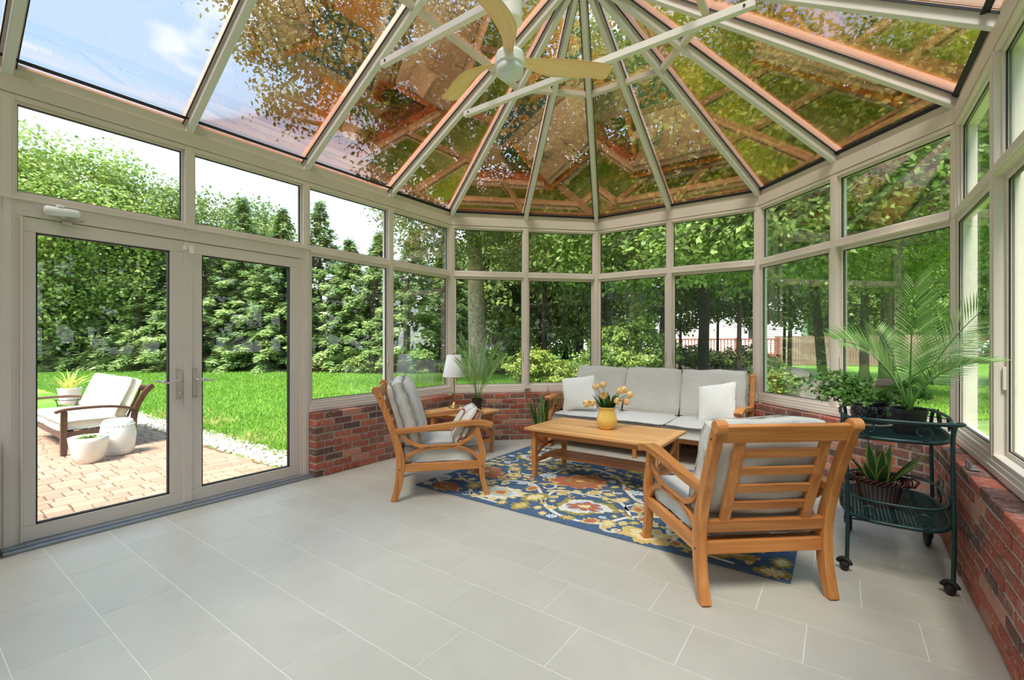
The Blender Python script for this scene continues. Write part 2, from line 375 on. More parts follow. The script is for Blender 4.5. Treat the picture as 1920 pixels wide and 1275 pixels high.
# plan of the post lines
LW = [V((XL, y)) for y in (YB, -.5, .48, 1.456, 2.4315, 3.452)]
RW = [V((XR, y)) for y in (3.452, 2.45, 1.45, .45, -.55, -1.6, YB)]
MID = lambda p, q: (p+q)/2
PL = LW+[A_, MID(A_, B_), B_, MID(B_, C_), C_, MID(C_, D_), D_]+RW
def frame_of(p, q):
    t = (q-p).normalized(); n = V((-t.y, t.x))
    return MX(((t.x, n.x, 0, p.x), (t.y, n.y, 0, p.y), (0, 0, 1, 0), (0, 0, 0, 1))), (q-p).length
def post(k, say):
    p = PL[k]; tn = V((0, 0))
    if k > 0: tn += (p-PL[k-1]).normalized()
    if k < len(PL)-1: tn += (PL[k+1]-p).normalized()
    tn.normalize(); m, _ = frame_of(p, p+tn)
    corner = p in (A_, B_, C_, D_)
    w = .042 if corner else .033
    t = trim(say, 'post'); z0 = 0 if k in (2, 4) else ZB+.02
    MB().box(-w, w, 0 if not corner else .002, .115, z0, ZEB+.02, m).build('post', FRAME, t, bevel=.003)
    MB().box(-w*.55, w*.55, -.006 if not corner else -.004, .01, z0, ZEB, m).build('cover_strip', FRAME, t, bevel=.002)
POSTSAY = {1: 'aluminium post behind the door side corner', 2: 'tall door post at the closer end of the French doors', 3: 'short mullion above the middle of the French doors',
           4: 'tall door post where the brick base begins', 5: 'window mullion behind the high armchair back', 6: 'bay corner post behind the table lamp', 7: 'window mullion behind the side table palm',
           8: 'bay corner post behind the snake plant end of the sofa', 9: 'window mullion above the middle of the sofa', 10: 'bay corner post behind the cart end of the sofa', 11: 'window mullion between the sofa and the plant cart',
           12: 'bay corner post behind the cart palm', 13: 'wall mullion just past the plant cart'}
for k in range(1, len(PL)-1):
    if k == 3:
        m, _ = frame_of(PL[k], PL[k]+V((0, 1))); t = trim(POSTSAY[3], 'post')
        MB().box(-.033, .033, 0, .115, ZMB, ZEB+.02, m).build('post', FRAME, t, bevel=.003); continue
    post(k, POSTSAY.get(k, 'aluminium wall mullion of the rear sunroom part, number %s from the house' % {14: 'five', 15: 'four', 16: 'three', 17: 'two', 18: 'one'}.get(k, 'zero')))
win_i = [0]
SAYSEG = {0: 'behind the French doors', 1: 'next to the French doors on the house side', 2: 'above the door leaf with the closer', 3: 'above the door leaf next to the brick base', 4: 'behind the high armchair back', 5: 'between armchair and lamp', 6: 'behind the table lamp', 7: 'behind the snake plant',
          8: 'behind the snake plant half of the sofa', 9: 'behind the cart half of the sofa', 10: 'between the sofa and the plant cart', 11: 'behind the cart palm', 12: 'beside the plant cart', 13: 'just past the plant cart'}
def window(k, z0, z1, fw, d0, d1, kind, side_in=.033):
    m, L = frame_of(PL[k], PL[k+1]); win_i[0] += 1; n = win_i[0]
    say = SAYSEG.get(k, 'of the rear sunroom part, %s from the house' % {14: 'fifth', 15: 'fourth', 16: 'third', 17: 'second', 18: 'first'}.get(k, 'last'))
    t = thing('window_%d' % n, ('high transom window ' if kind == 'transom' else 'tall sliding window ')+say, 'window', kind='structure')
    a, b = side_in-.004, L-side_in+.004
    bv = .003
    MB().box(a, b, d0, d1, z0, z0+fw, m).build('bottom_rail', FRAME, t, bevel=bv)
    MB().box(a, b, d0, d1, z1-fw, z1, m).build('top_rail', FRAME, t, bevel=bv)
    MB().box(a, a+fw, d0, d1, z0+fw, z1-fw, m).build('stile', FRAME, t, bevel=bv)
    MB().box(b-fw, b, d0, d1, z0+fw, z1-fw, m).build('stile', FRAME, t, bevel=bv)
    MB().box(a+fw-.004, b-fw+.004, (d0+d1)/2-.003, (d0+d1)/2+.003, z0+fw-.004, z1-fw+.004, m).build('pane', GLASS, t)
    g = MB(); c = (d0+d1)/2; w = .005
    for y0, y1 in ((c-.010, c-.0035), (c+.0035, c+.010)):
        g.box(a+fw-.002, b-fw+.002, y0, y1, z0+fw-.002, z0+fw+w, m); g.box(a+fw-.002, b-fw+.002, y0, y1, z1-fw-w, z1-fw+.002, m)
        g.box(a+fw-.002, a+fw+w, y0, y1, z0+fw, z1-fw, m); g.box(b-fw-w, b-fw+.002, y0, y1, z0+fw, z1-fw, m)
    g.build('gasket', GASKET, t)
    return t
def midrail(k, z0, z1):
    m, L = frame_of(PL[k], PL[k+1]); t = trim('horizontal mid rail '+SAYSEG.get(k, 'of the rear sunroom part, segment %s' % {14: 'five', 15: 'four', 16: 'three', 17: 'two', 18: 'one'}.get(k, 'zero')), 'rail')
    MB().box(.03, L-.03, .002, .10, z0, z1, m).build('rail', FRAME, t, bevel=.004)
    MB().box(.03, L-.03, -.012, .02, z0+.006, z0+.02, m).build('drip_lip', FRAME, t, bevel=.002)
for k in range(len(PL)-1):
    window(k, ZM-.002, ZEB+.002, .018, .03, .075, 'transom')
    if k in (2, 3): continue
    midrail(k, ZMB, ZM)
    inn = k % 2 == 0
    w = window(k, ZS-.03, ZMB+.002, .030, .012 if inn else .045, .042 if inn else .075, 'slider')
    m, L = frame_of(PL[k], PL[k+1])
    if 4 <= k <= 13:                                            # slim pull on the sliding sash
        MB().box(L-.052 if inn else .04, L-.04 if inn else .052, -.002 if inn else .03, .014 if inn else .047, 1.05, 1.17, m).build('sash_pull', FRAME, w, bevel=.003)
for i in range(5):                                              # sills run from corner to corner
    if i == 0:
        a, b, c0 = V((XL, 2.4315)), A_, None
    t = trim('stepped aluminium window sill along the '+FSAY[i], 'sill')
    def sill(d0, d1, z0, z1, nm):
        o0, o1 = offs(d0), offs(d1)
        p, q, r, s = o0[i], o0[i+1], o1[i+1], o1[i]
        if i == 0: p, s = V((p.x, 2.455)), V((s.x, 2.455))
        MB().prism([p, q, r, s], z0, z1).build(nm, FRAME, t, bevel=.003)
    sill(-.018, .11, ZB-.002, ZB+.036, 'sill_base')
    sill(-.010, .11, ZB+.034, ZB+.062, 'sill_step'); sill(-.003, .105, ZB+.06, ZS-.026, 'sill_track')

# -------- roof
roof = thing('ceiling', 'glazed conservatory roof with white rafters fanning from a hub and bronze reflections', 'roof', kind='structure')
ZH = ZE+SLOPE*RUN
def rafter(p, q, w=.05):
    """p at the eave, q at the ridge, on the underside line"""
    p, q = V(p), V(q); u = V((0, 0, 1))
    d = (q-p).normalized(); a = d.cross(u).normalized(); b = a.cross(d).normalized()
    o = MB().bar(p+b*.03-d*.02, q+b*.03, w, .06).build('rafter', WHITEBAR, roof, bevel=.004)
    MB().bar(p+b*.066, q+b*.066, w+.035, .014).build('glazing_bar', FRAME, o)
    MB().bar(p+b*.105, q+b*.105, w+.03, .05).build('rafter_cap', FRAME, o)
    g = MB()
    for s in (-1, 1): g.bar(p+b*.062+a*s*(w/2+.016), q+b*.062+a*s*(w/2+.016), .006, .014)
    g.build('gasket', GASKET, o)
hub3 = V((HUBP.x, HUBP.y, ZH))
leftY = [p.y for p in LW]; rightY = [p.y for p in RW]
for y in leftY[1:5]: rafter((XL, y, ZE), (HUBP.x, y, ZH))
for y in rightY[1:6]: rafter((XR, y, ZE), (HUBP.x, y, ZH))
BAYP = [PL[k] for k in range(5, 14)]
hubs = []
for p in BAYP:
    d = (V((p.x, p.y))-HUBP).normalized()
    rafter((p.x, p.y, ZE), (HUBP.x+d.x*.10, HUBP.y+d.y*.10, ZH-.0583), .046)
UPB = .0635
def pane3(pts):
    """a thin pane over coplanar points lying on the underside surface"""
    P = [V(p) for p in pts]; n = (P[1]-P[0]).cross(P[2]-P[0]).normalized()
    if n.z < 0: n = -n
    P = [p+n*(UPB+.008) for p in P]; k = len(P)
    MB().add(P+[p+n*.006 for p in P], [tuple(range(k)), tuple(range(2*k-1, k-1, -1))]+[(i, (i+1) % k, k+(i+1) % k, k+i) for i in range(k)]).build('pane', ROOFGLASS, roof)
def purlin(p, q):
    p, q = V(p), V(q); MB().bar(p+V((0, 0, .045)), q+V((0, 0, .045)), .05, .05).build('purlin', FRAME, roof, bevel=.003)
SP = .375
lerp = lambda a, b, s: a+(b-a)*s
hubt = lambda d: V((HUBP.x+d.x*.06, HUBP.y+d.y*.06, ZH-.035))
for i in range(len(BAYP)-1):
    p, q = BAYP[i], BAYP[i+1]; P = V((p.x, p.y, ZE)); Q = V((q.x, q.y, ZE))
    a, b = lerp(hub3, P, SP), lerp(hub3, Q, SP)
    n_ = (Q-P).cross(a-P).normalized(); n_ = n_ if n_.z > 0 else -n_
    MB().bar(lerp(P, a, .02)+n_*.062, lerp(Q, b, .02)+n_*.062, .036, .010, n_).build('eave_gasket', GASKET, roof)
    pane3([P, Q, b, a]); pane3([a, b, hub3+(b-hub3)*.12, hub3+(a-hub3)*.12]); purlin(a, b)
for x, ys in ((XL, leftY+[]), (XR, rightY)):
    ys = sorted(ys)
    for y0, y1 in zip(ys[:-1], ys[1:]):
        xm = lerp(HUBP.x, x, SP); zm = lerp(ZH, ZE, SP)
        MB().bar((lerp(x, xm, .02), y0, lerp(ZE, zm, .02)+.07), (lerp(x, xm, .02), y1, lerp(ZE, zm, .02)+.07), .036, .010).build('eave_gasket', GASKET, roof)
        pane3([(x, y0, ZE), (x, y1, ZE), (xm, y1, zm), (xm, y0, zm)]); pane3([(xm, y0, zm), (xm, y1, zm), (HUBP.x, y1, ZH), (HUBP.x, y0, ZH)])
        purlin((xm, y0, zm), (xm, y1, zm))
MB().bar((HUBP.x, YB, ZH+.03), (HUBP.x, HUBP.y, ZH+.03), .12, .14).build('ridge_beam', WHITEBAR, roof, bevel=.006)
MB().lathe([(.0, -.10), (.125, -.10), (.135, -.085), (.135, .06), (.05, .12), (0, .12)], 32, hub3).build('hub', FRAME, roof, smooth=False, bevel=.004)
g = MB()
for j in range(16):
    a = math.pi*2*j/16; g.lathe([(0, -.004), (.005, -.003), (.006, 0), (0, 0)], 8, (hub3.x+.105*math.cos(a), hub3.y+.105*math.sin(a), hub3.z-.10))
g.build('hub_screw', GASKET, roof)
TIE_Z = 3.575
for y in (2.4315, HUBP.y):
    o = MB().bar((-3.055, y, TIE_Z), (-.461, y, TIE_Z), .045, .055).build('tie_bar', WHITEBAR, roof, bevel=.004)
    g = MB()
    for x in (-2.99, -.526): g.lathe([(0, 0), (.008, 0), (.009, .006), (0, .008)], 10, m=MX.Translation((x, y-.0225, TIE_Z)) @ MX.Rotation(math.pi/2, 4, 'X'))
    g.build('tie_bolt', GASKET, o)

# -------- brick base
def brick_mesh(i):
    r = random.Random(i); bm = bmesh.new(); bmesh.ops.create_cube(bm, size=1)
    for v in bm.verts:
        v.co = V((v.co.x*.195+r.uniform(-.0025, .0025), v.co.y*.1+r.uniform(-.002, .002), v.co.z*.0560+r.uniform(-.002, .002)))
    bmesh.ops.bevel(bm, geom=list(bm.edges), offset=.0045, segments=1, affect='EDGES')
    me = bpy.data.meshes.new('brick'); bm.to_mesh(me); bm.free(); me.materials.append(BRICK); return me
BRICKS = [brick_mesh(i) for i in range(6)]
FACE = -.115                                                    # the brick face stands inside the frame line
oF = offs(FACE)
def brick_wall(i, y0=None):
    p, q = oF[i].copy(), oF[i+1].copy()
    if i == 0: p = V((p.x, 2.45))
    w = thing('wall_'+FACETS[i], 'low red brick base wall under the windows of the '+FSAY[i], 'wall', kind='structure')
    m, L = frame_of(p, q); mb = MB()
    ex = 0 if i == 0 else .05
    mb.prism([(m @ V((s, d, 0))).to_2d() for s, d in ((.006 if i == 0 else -ex, .006), (L+.04 if i < 4 else L, .006), (L+.04 if i < 4 else L, .24), (.006 if i == 0 else -ex, .24))], 0, ZB-.016).build('mortar', MORTAR, w)
    H = ZB/9
    for c in range(9):
        z = H*(c+.5); s = 0 if c % 2 else -.1025; first = True
        while s < L-.012:
            a, b = max(s, 0), min(s+.193, L-(0 if i == 4 else .002))
            if b-a > .02:
                o = bpy.data.objects.new('brick', random.choice(BRICKS)); C.objects.link(o); o.parent = w
                o.matrix_local = m @ MX.Translation(((a+b)/2, .05+random.uniform(-.002, .003), z+random.uniform(-.001, .001))) @ MX.Rotation(random.uniform(-.008, .008), 4, 'Z') @ MX.Diagonal(((b-a)/.196, 1, 1, 1))
            s += .205
    if i == 0:                                                  # the return face beside the door post
        for c in range(9):
            o = bpy.data.objects.new('brick', random.choice(BRICKS)); C.objects.link(o); o.parent = w
            o.location = (p.x-.155, 2.45+.052, H*(c+.5)); o.rotation_euler = (0, 0, 0); o.scale = (.55, 1, 1)
    return w
for i in range(5): brick_wall(i)
# bricks of the house-side stretch of the left wall
w = thing('wall_left_rear', 'low brick base wall between the French doors and the house', 'wall', kind='structure')
MB().box(XL-.12, XL+.10, YB, .44, 0, ZB).build('brick_face', MORTAR, w)
MB().box(XL-.11, XL+.06, YB, .44, ZB, ZS-.026).build('sill', FRAME, w)

# -------- floor
fl = thing('floor', 'pale grey stone tile floor laid in a third bond with thin light grout', 'floor', kind='structure')
inner = offs(FACE+.02)
MB().prism([tuple(p) for p in offs(.10)], -.20, -.0012).build('grout_bed', GROUT, fl)
def inside_clip(x0, x1, y0, y1):
    """clip a tile to the room outline (convex)"""
    poly = [V((x0, y0)), V((x1, y0)), V((x1, y1)), V((x0, y1))]; R = offs(-.0)
    R = [p.copy() for p in R]
    n = len(R)
    for i in range(n):
        a, b = R[i], R[(i+1) % n]; t = b-a; out = []
        f = lambda p: -(t.x*(p.y-a.y)-t.y*(p.x-a.x))
        for j in range(len(poly)):
            p, q = poly[j], poly[(j+1) % len(poly)]; fp, fq = f(p), f(q)
            if fp >= 0: out.append(p)
            if (fp >= 0) != (fq >= 0): out.append(p+(q-p)*(fp/(fp-fq)))
        poly = out
        if len(poly) < 3: return None
    return poly
G = .0022; TW, TH_ = .63, .3125
full = None
for r in range(-9, 20):
    x = -.123-.21*(r-7); x -= math.ceil((x+4.9)/TW)*TW
    while x < .8:
        pl = inside_clip(x+G, x+TW-G, r*TH_+G, (r+1)*TH_-G)
        if pl and abs(sum(pl[i].x*pl[(i+1) % len(pl)].y-pl[(i+1) % len(pl)].x*pl[i].y for i in range(len(pl)))) > .012:
            cx, cy = x+TW/2, (r+.5)*TH_
            if len(pl) == 4 and abs((pl[1]-pl[0]).length-(TW-2*G)) < 1e-4 and abs((pl[2]-pl[1]).length-(TH_-2*G)) < 1e-4:
                if full is None:
                    full = MB().prism([(-TW/2+G, -TH_/2+G), (TW/2-G, -TH_/2+G), (TW/2-G, TH_/2-G), (-TW/2+G, TH_/2-G)], -.012, 0).mesh('tile'); full.materials.append(TILE)
                o = bpy.data.objects.new('tile', full); C.objects.link(o); o.parent = fl; o.location = (cx, cy, 0)
            else:
                o = MB().prism([(p.x-cx, p.y-cy) for p in pl], -.012, 0).build('tile', TILE, fl); o.location = (cx, cy, 0)
        x += TW

# -------- French doors
t = trim('painted frame around the French doors', 'door frame')
m, _ = frame_of(V((XL, 0)), V((XL, 1)))
MB().box(.448, 2.465, .004, .11, 2.095, ZM, m).build('head', FRAME, t, bevel=.004)
MB().box(.448, 2.465, -.012, .02, ZM-.045, ZM-.03, m).build('head_lip', FRAME, t, bevel=.002)
MB().box(.448, .549, .008, .11, 0, 2.10, m).build('jamb', FRAME, t, bevel=.004)
MB().box(2.372, 2.465, .008, .11, 0, 2.10, m).build('jamb', FRAME, t, bevel=.004)
MB().box(.535, .545, -.008, .01, .04, 2.085, m).build('hinge_strip', FRAME, t, bevel=.002)
t = trim('grey metal threshold under the French doors', 'threshold')
MB().box(.45, 2.46, -.075, .13, 0, .022, m).build('threshold', THRESH, t, bevel=.006)
MB().box(.45, 2.46, -.045, .12, .02, .034, m).build('threshold_step', THRESH, t, bevel=.004)
def leaf(n, s0, s1, g0, g1, say):
    d = thing('door_%d' % n, say, 'door', kind='structure')
    zb, zt, gb, gt = .034, 2.09, .13, 2.0; y0, y1 = .012, .062
    MB().box(s0, s1, y0, y1, zb, gb, m).build('bottom_rail', FRAME, d, bevel=.004)
    MB().box(s0, s1, y0, y1, gt, zt, m).build('top_rail', FRAME, d, bevel=.004)
    MB().box(s0, g0, y0, y1, gb, gt, m).build('stile', FRAME, d, bevel=.004)
    MB().box(g1, s1, y0, y1, gb, gt, m).build('stile', FRAME, d, bevel=.004)
    MB().box(g0-.004, g1+.004, .034, .04, gb-.004, gt+.004, m).build('pane', GLASS, d)
    g = MB(); w = .008
    for ya, yb in ((.018, .033), (.041, .056)):
        g.box(g0-.002, g1+.002, ya, yb, gb-.002, gb+w, m); g.box(g0-.002, g1+.002, ya, yb, gt-w, gt+.002, m)
        g.box(g0-.002, g0+w, ya, yb, gb, gt, m); g.box(g1-w, g1+.002, ya, yb, gb, gt, m)
    g.build('gasket', GASKET, d)
    return d
d1 = leaf(1, .546, 1.437, .606, 1.325, 'glazed French door leaf with the overhead closer and full lever set')
d2 = leaf(2, 1.452, 2.375, 1.544, 2.272, 'glazed French door leaf next to the brick base wall')
MB().box(1.415, 1.474, .004, .02, .04, 2.085, m).build('meeting_strip', FRAME, d1, bevel=.003)
def handle(d, s, sg, bolt):
    h = MB().box(s-.017, s+.017, -.002, .014, .855, 1.095, m).build('handle_plate', NICKEL, d, bevel=.004)
    for yy, k in ((-.045, 1), (.115, .9)):
        y0 = 0 if k == 1 else .06
        mb = MB(); mb.tube([m @ V((s, y0, 1.0)), m @ V((s, yy, 1.0))], .009, 8)
        P = spline([(s, yy, 1.0), (s+sg*.04, yy, 1.0), (s+sg*.08, yy, .988), (s+sg*.125, yy, .998)], 5)
        mb.tube([m @ p for p in P], [.010-.0035*i/len(P) for i in range(len(P))], 8)
        mb.build('lever', NICKEL, h, smooth=True)
    if bolt:
        mb = MB(); mb.tube([m @ V((s, 0, .90)), m @ V((s, -.03, .90))], .011, 10); mb.tube([m @ V((s+.012, -.03, .908)), m @ V((s-.022, -.032, .893))], .007, 8); mb.build('thumb_turn', NICKEL, h, smooth=True)
    g = MB()
    for z in (.868, 1.082): g.lathe([(0, 0), (.004, 0), (.003, .003), (0, .003)], 8, m=m @ MX.Translation((s, -.002, z)) @ MX.Rotation(math.pi/2, 4, 'X'))
    g.build('screw', GASKET, h)
handle(d1, 1.385, -1, True); handle(d2, 1.492, 1, False)
dc = thing('door_closer', 'small white overhead door closer with a folded arm above the door', 'door closer', (XL+.0, .72, 2.145))
mb = MB(); prof = [(math.cos(a)*.034*(1 if abs(math.cos(a)) < .9 else 1), math.sin(a)*.03) for a in np.linspace(0, 2*math.pi, 17)[:-1]]
mb.tube([(.036, -.085, 0), (.036, -.075, 0), (.036, .075, 0), (.036, .085, 0)], [.022, .03, .03, .022], 16).build('body', WHITE, dc, smooth=True)
MB().lathe([(0, .0), (.022, 0), (.02, .016), (0, .018)], 16, (.036, -.01, .026)).build('cap', WHITE, dc, smooth=True)
MB().box(-.002, .01, -.07, .07, -.02, .02).build('mounting_plate', FRAME, dc)
mb = MB(); mb.bar((.04, .0, -.036), (.055, .105, -.038), .022, .006); mb.bar((.055, .105, -.044), (.012, .02, -.06), .018, .006); mb.box(.0, .03, .0, .05, -.07, -.058); mb.box(.028, .05, -.012, .012, -.042, -.02)
mb.build('arm', NICKEL, dc, bevel=.002)
sn = thing('door_sensor', 'tiny white two-piece contact sensor at the top where the door leaves meet', 'sensor', (XL, 1.44, 2.03))
MB().box(-.014, .012, -.032, -.012, -.012, .022).build('magnet', WHITE, sn, bevel=.003)
MB().box(-.014, .016, .012, .04, -.035, .03).build('switch', WHITE, sn, bevel=.004)

# -------- house wall behind the camera
wb = thing('wall_back', 'pale sided house wall closing the sunroom opposite the bay', 'wall', kind='structure')
MB().box(-7.0, 2.2, YB-.25, YB-.02, -.2, 4.55).build('sheathing', SIDING, wb)
for r in range(36):
    z = r*.125; MB().add([(-7.02, YB-.02, z), (2.22, YB-.02, z), (2.22, YB+.0, z), (-7.02, YB+.0, z), (-7.02, YB-.02, z+.128), (2.22, YB-.02, z+.128)], [(3,2,5,4), (0,1,2,3), (0,3,4), (1,5,2), (0,4,5,1)]).build('siding_board', SIDING, wb)
rv = V((math.cos(YAW), math.sin(YAW), 0)); fv = V((-math.sin(YAW), math.cos(YAW), 0))
# ------------------------------------------------------------------ soft goods
def cushion_mb(w, d, h, e=.6, k=3, pinch=0, seed=0, n=18, wr=.004, lump=0):
    """pillow in the xy plane, thickness along z; e = share of the height that stays at the rim"""
    r = random.Random(seed); ph = [r.uniform(0, 6.28) for _ in range(8)]; mb = MB(); vs = []; fs = []
    U = [math.sin(math.pi/2*(2*i/n-1))*.5+(2*i/n-1)*.5 for i in range(n+1)]
    def pt(u, v, s):
        rim = ((1-abs(u)**(2*k))*(1-abs(v)**(2*k))) if abs(u) < 1 and abs(v) < 1 else 0
        z = s*h/2*(e+(1-e)*rim**.5)
        c = .035*abs(u*v)**6
        x = w/2*u*(1-pinch*(1-v*v)*u*u-c); y = d/2*v*(1-pinch*(1-u*u)*v*v-c)
        a = (abs(u)**3+abs(v)**3)/2
        z += s*wr*a*math.sin(9*(u-v)+ph[0]+3*s)*math.cos(7*(u+v)+ph[1]) + s*wr*.8*math.sin(5*u+ph[2])*math.sin(4*v+ph[3])
        z += lump*math.sin(2.2*u+ph[4])*math.cos(1.7*v+ph[5])
        x += wr*.6*math.sin(6*v+ph[6])*abs(u)**4; y += wr*.6*math.sin(6*u+ph[7])*abs(v)**4
        return (x, y, z)
    for s in (1, -1):
        for i in range(n+1):
            for j in range(n+1): vs.append(pt(U[i], U[j], s))
    K_ = (n+1)**2; id_ = lambda s, i, j: s*K_+i*(n+1)+j
    for i in range(n):
        for j in range(n):
            fs.append((id_(0, i, j), id_(0, i+1, j), id_(0, i+1, j+1), id_(0, i, j+1)))
            fs.append((id_(1, i, j), id_(1, i, j+1), id_(1, i+1, j+1), id_(1, i+1, j)))
    rim = [(i, 0) for i in range(n)]+[(n, j) for j in range(n)]+[(i, n) for i in range(n, 0, -1)]+[(0, j) for j in range(n, 0, -1)]
    m_ = len(rim); base = len(vs)
    for i, j in rim:
        p, q = V(vs[id_(0, i, j)]), V(vs[id_(1, i, j)]); c = (p+q)/2; o = V((c.x/(w/2), c.y/(d/2), 0)); o = V((o.x if abs(o.x) > .9 else 0, o.y if abs(o.y) > .9 else 0, 0))
        vs.append(tuple(c+o*(h*e*.12)))
    for a in range(m_):
        b = (a+1) % m_; (i, j), (i2, j2) = rim[a], rim[b]
        fs.append((id_(0, i, j), base+a, base+b, id_(0, i2, j2))[::-1]); fs.append((base+a, id_(1, i, j), id_(1, i2, j2), base+b)[::-1])
    mb.v = vs; mb.f = fs
    ring = [vs[id_(0, i, j)] for i, j in rim]
    return mb, ring
def cushion(name, parent, m, mat, *a, piping=None, **k):
    mb, ring = cushion_mb(*a, **k)
    o = mb.build(name, mat, parent, smooth=True); o.matrix_local = m
    if piping: MB().tube(ring, .0035, 6, True).build('piping', piping, o, smooth=True)
    return o
T = MX.Translation; RX = lambda a: MX.Rotation(math.radians(a), 4, 'X'); RY = lambda a: MX.Rotation(math.radians(a), 4, 'Y'); RZ = lambda a: MX.Rotation(math.radians(a), 4, 'Z')

# ------------------------------------------------------------------ teak seating
def side_frame(root, x, s, wd=.05):
    """rear post, front leg, arm, rail and the two crossing arcs of one side; s = which side"""
    n = (1, 0, 0)
    P = spline([(x, -.385, 0), (x, -.345, .14), (x, -.33, .30), (x, -.345, .42), (x, -.40, .60), (x, -.475, .80), (x, -.515, .90)], 4)
    h = [.05+.018*math.sin(min(1, i/len(P)*1.6)*math.pi) for i in range(len(P))]
    o = MB().ribbon(P, wd, h, n).build('rear_leg', TEAK[2], root, bevel=.006)
    MB().tube([(x-wd/2-.001, -.523, .905), (x+wd/2+.001, -.523, .905)], .033, 16).build('scroll', TEAK[0], o, bevel=.004)
    for z, y in ((.26, -.335), (.845, -.493)): MB().lathe([(0, 0), (.007, 0), (.006, .003), (0, .004)], 10, m=T((x+s*wd/2, y, z)) @ MX.Rotation(s*math.pi/2, 4, 'Y')).build('plug', DARKWOOD[0], o)
    P = spline([(x, .385, 0), (x, .345, .14), (x, .335, .26), (x, .345, .36), (x, .32, .46), (x, .30, .56), (x, .305, .595)], 4)
    h = [.042+.03*math.sin(ss(0, 1, i/len(P))*math.pi)**2*.5 for i in range(len(P))]
    o = MB().ribbon(P, wd, h, n).build('front_leg', TEAK[2], root, bevel=.006)
    g = MB(); g.lathe([(0, 0), (.007, 0), (.006, .003), (0, .004)], 10, m=T((x+s*wd/2, .338, .26)) @ MX.Rotation(s*math.pi/2, 4, 'Y')); g.build('plug', DARKWOOD[0], o)
    P = spline([(x, -.385, .565), (x, -.2, .578), (x, .0, .598), (x, .18, .618), (x, .30, .622), (x, .39, .607), (x, .425, .592)], 4)
    MB().ribbon(P, [.05+.03*ss(0, .6, i/len(P)) for i in range(len(P))], [.042]*(len(P)-4)+[.042, .046, .046, .036], n).build('armrest', TEAK[1], root, bevel=.012, seg=3)
    MB().box(x-.018, x+.018, -.34, .335, .235, .30).build('side_rail', TEAK[1], root, bevel=.004)
    up = [(x, a, b) for a, b in arc(-.02, .585, .31, .165, 187, 353, 18)]
    lo = [(x, a, b) for a, b in arc(.0, .285, .315, .152, 2, 178, 18)]
    MB().ribbon(up, .022, .030, n).build('side_arc', TEAK[1], root, bevel=.004)
    MB().ribbon(lo, .022, .030, n).build('side_arc', TEAK[1], root, bevel=.004)
def leany(z): return -.33-.0 if z < .36 else -.335-(z-.36)*.34
def back_panel(root, x0, x1, stiles, slats=4, rails=True):
    if rails:
        MB().ribbon([(x0, leany(.83), .815), (x0, leany(.91)-.004, .925)], .01, .01, (1, 0, 0))
        m = T((0, leany(.87), .87)) @ RX(18.8)
        MB().box(x0, x1, -.014, .014, -.045, .045, m).build('top_rail', TEAK[0], root, bevel=.006)
        MB().box(x0, x1, -.016, .016, -.032, .032, T((0, leany(.375), .375)) @ RX(12)).build('back_rail', TEAK[0], root, bevel=.004)
        MB().box(x0, x1, -.015, .015, -.033, .033, T((0, -.33, .262))).build('seat_rail', TEAK[0], root, bevel=.004)
    for a, b in stiles:
        for xs in (a, b): MB().bar((xs, leany(.39)+.004, .385), (xs, leany(.835)+.004, .84), .05, .024, (0, 1, .3)).build('back_stile', TEAK[2], root, bevel=.003)
        for k in range(slats):
            z = .485+.094*k; MB().box(a+.02, b-.02, -.008, .008, -.023, .023, T((0, leany(z)+.004, z)) @ RX(18.8)).build('back_slat', TEAK[0], root, bevel=.003)
def seat_base(root, x0, x1, n):
    MB().box(x0, x1, .315, .345, .235, .30).build('front_rail', TEAK[0], root, bevel=.004)
    for k in range(n):
        y = -.27+.58*k/(n-1); MB().box(x0, x1, y-.025, y+.025, .268, .283).build('seat_slat', TEAK[0], root, bevel=.002)
def armchair(label, loc, rz, seed, bh=.57, bz=.70):
    r = thing('armchair', label, 'armchair', loc, rz, 'teak armchairs')
    for s in (-1, 1): side_frame(r, s*.335, s)
    back_panel(r, -.312, .312, [(-.215, .215)]); seat_base(r, -.318, .318, 7)
    cushion('seat_cushion', r, T((0, .035, .362)) @ RX(-1.5), LINEN, .615, .67, .165, .74, 3, seed=seed, piping=PIPING, wr=.005)
    cushion('back_cushion', r, T((0, -.285, bz)) @ RX(108), LINEN, .625, bh, .25, .38, 2, seed=seed+1, piping=PIPING, wr=.007, lump=.012)
    return r
armchair('teak armchair with a plaid pillow on it, standing before the brick wall and side table', (-2.934, 2.979, 0), math.atan2(-.688, .725), 3)
armchair('teak armchair seen from its slatted back, standing next to the plant cart', (-.537, 2.898, 0), math.atan2(.65, .76), 11, .51, .655)
m = T((-2.70, 3.06, .575)) @ RZ(-43) @ RX(58)
pl_mb, _ = cushion_mb(.44, .36, .20, .12, 1, .05, 5, wr=.006)
o = pl_mb.build('throw_pillow', PLAID, None, smooth=True); o.matrix_world = m
tag(o, 'cream throw pillow with brown plaid lines on the seat of an armchair', 'pillow')

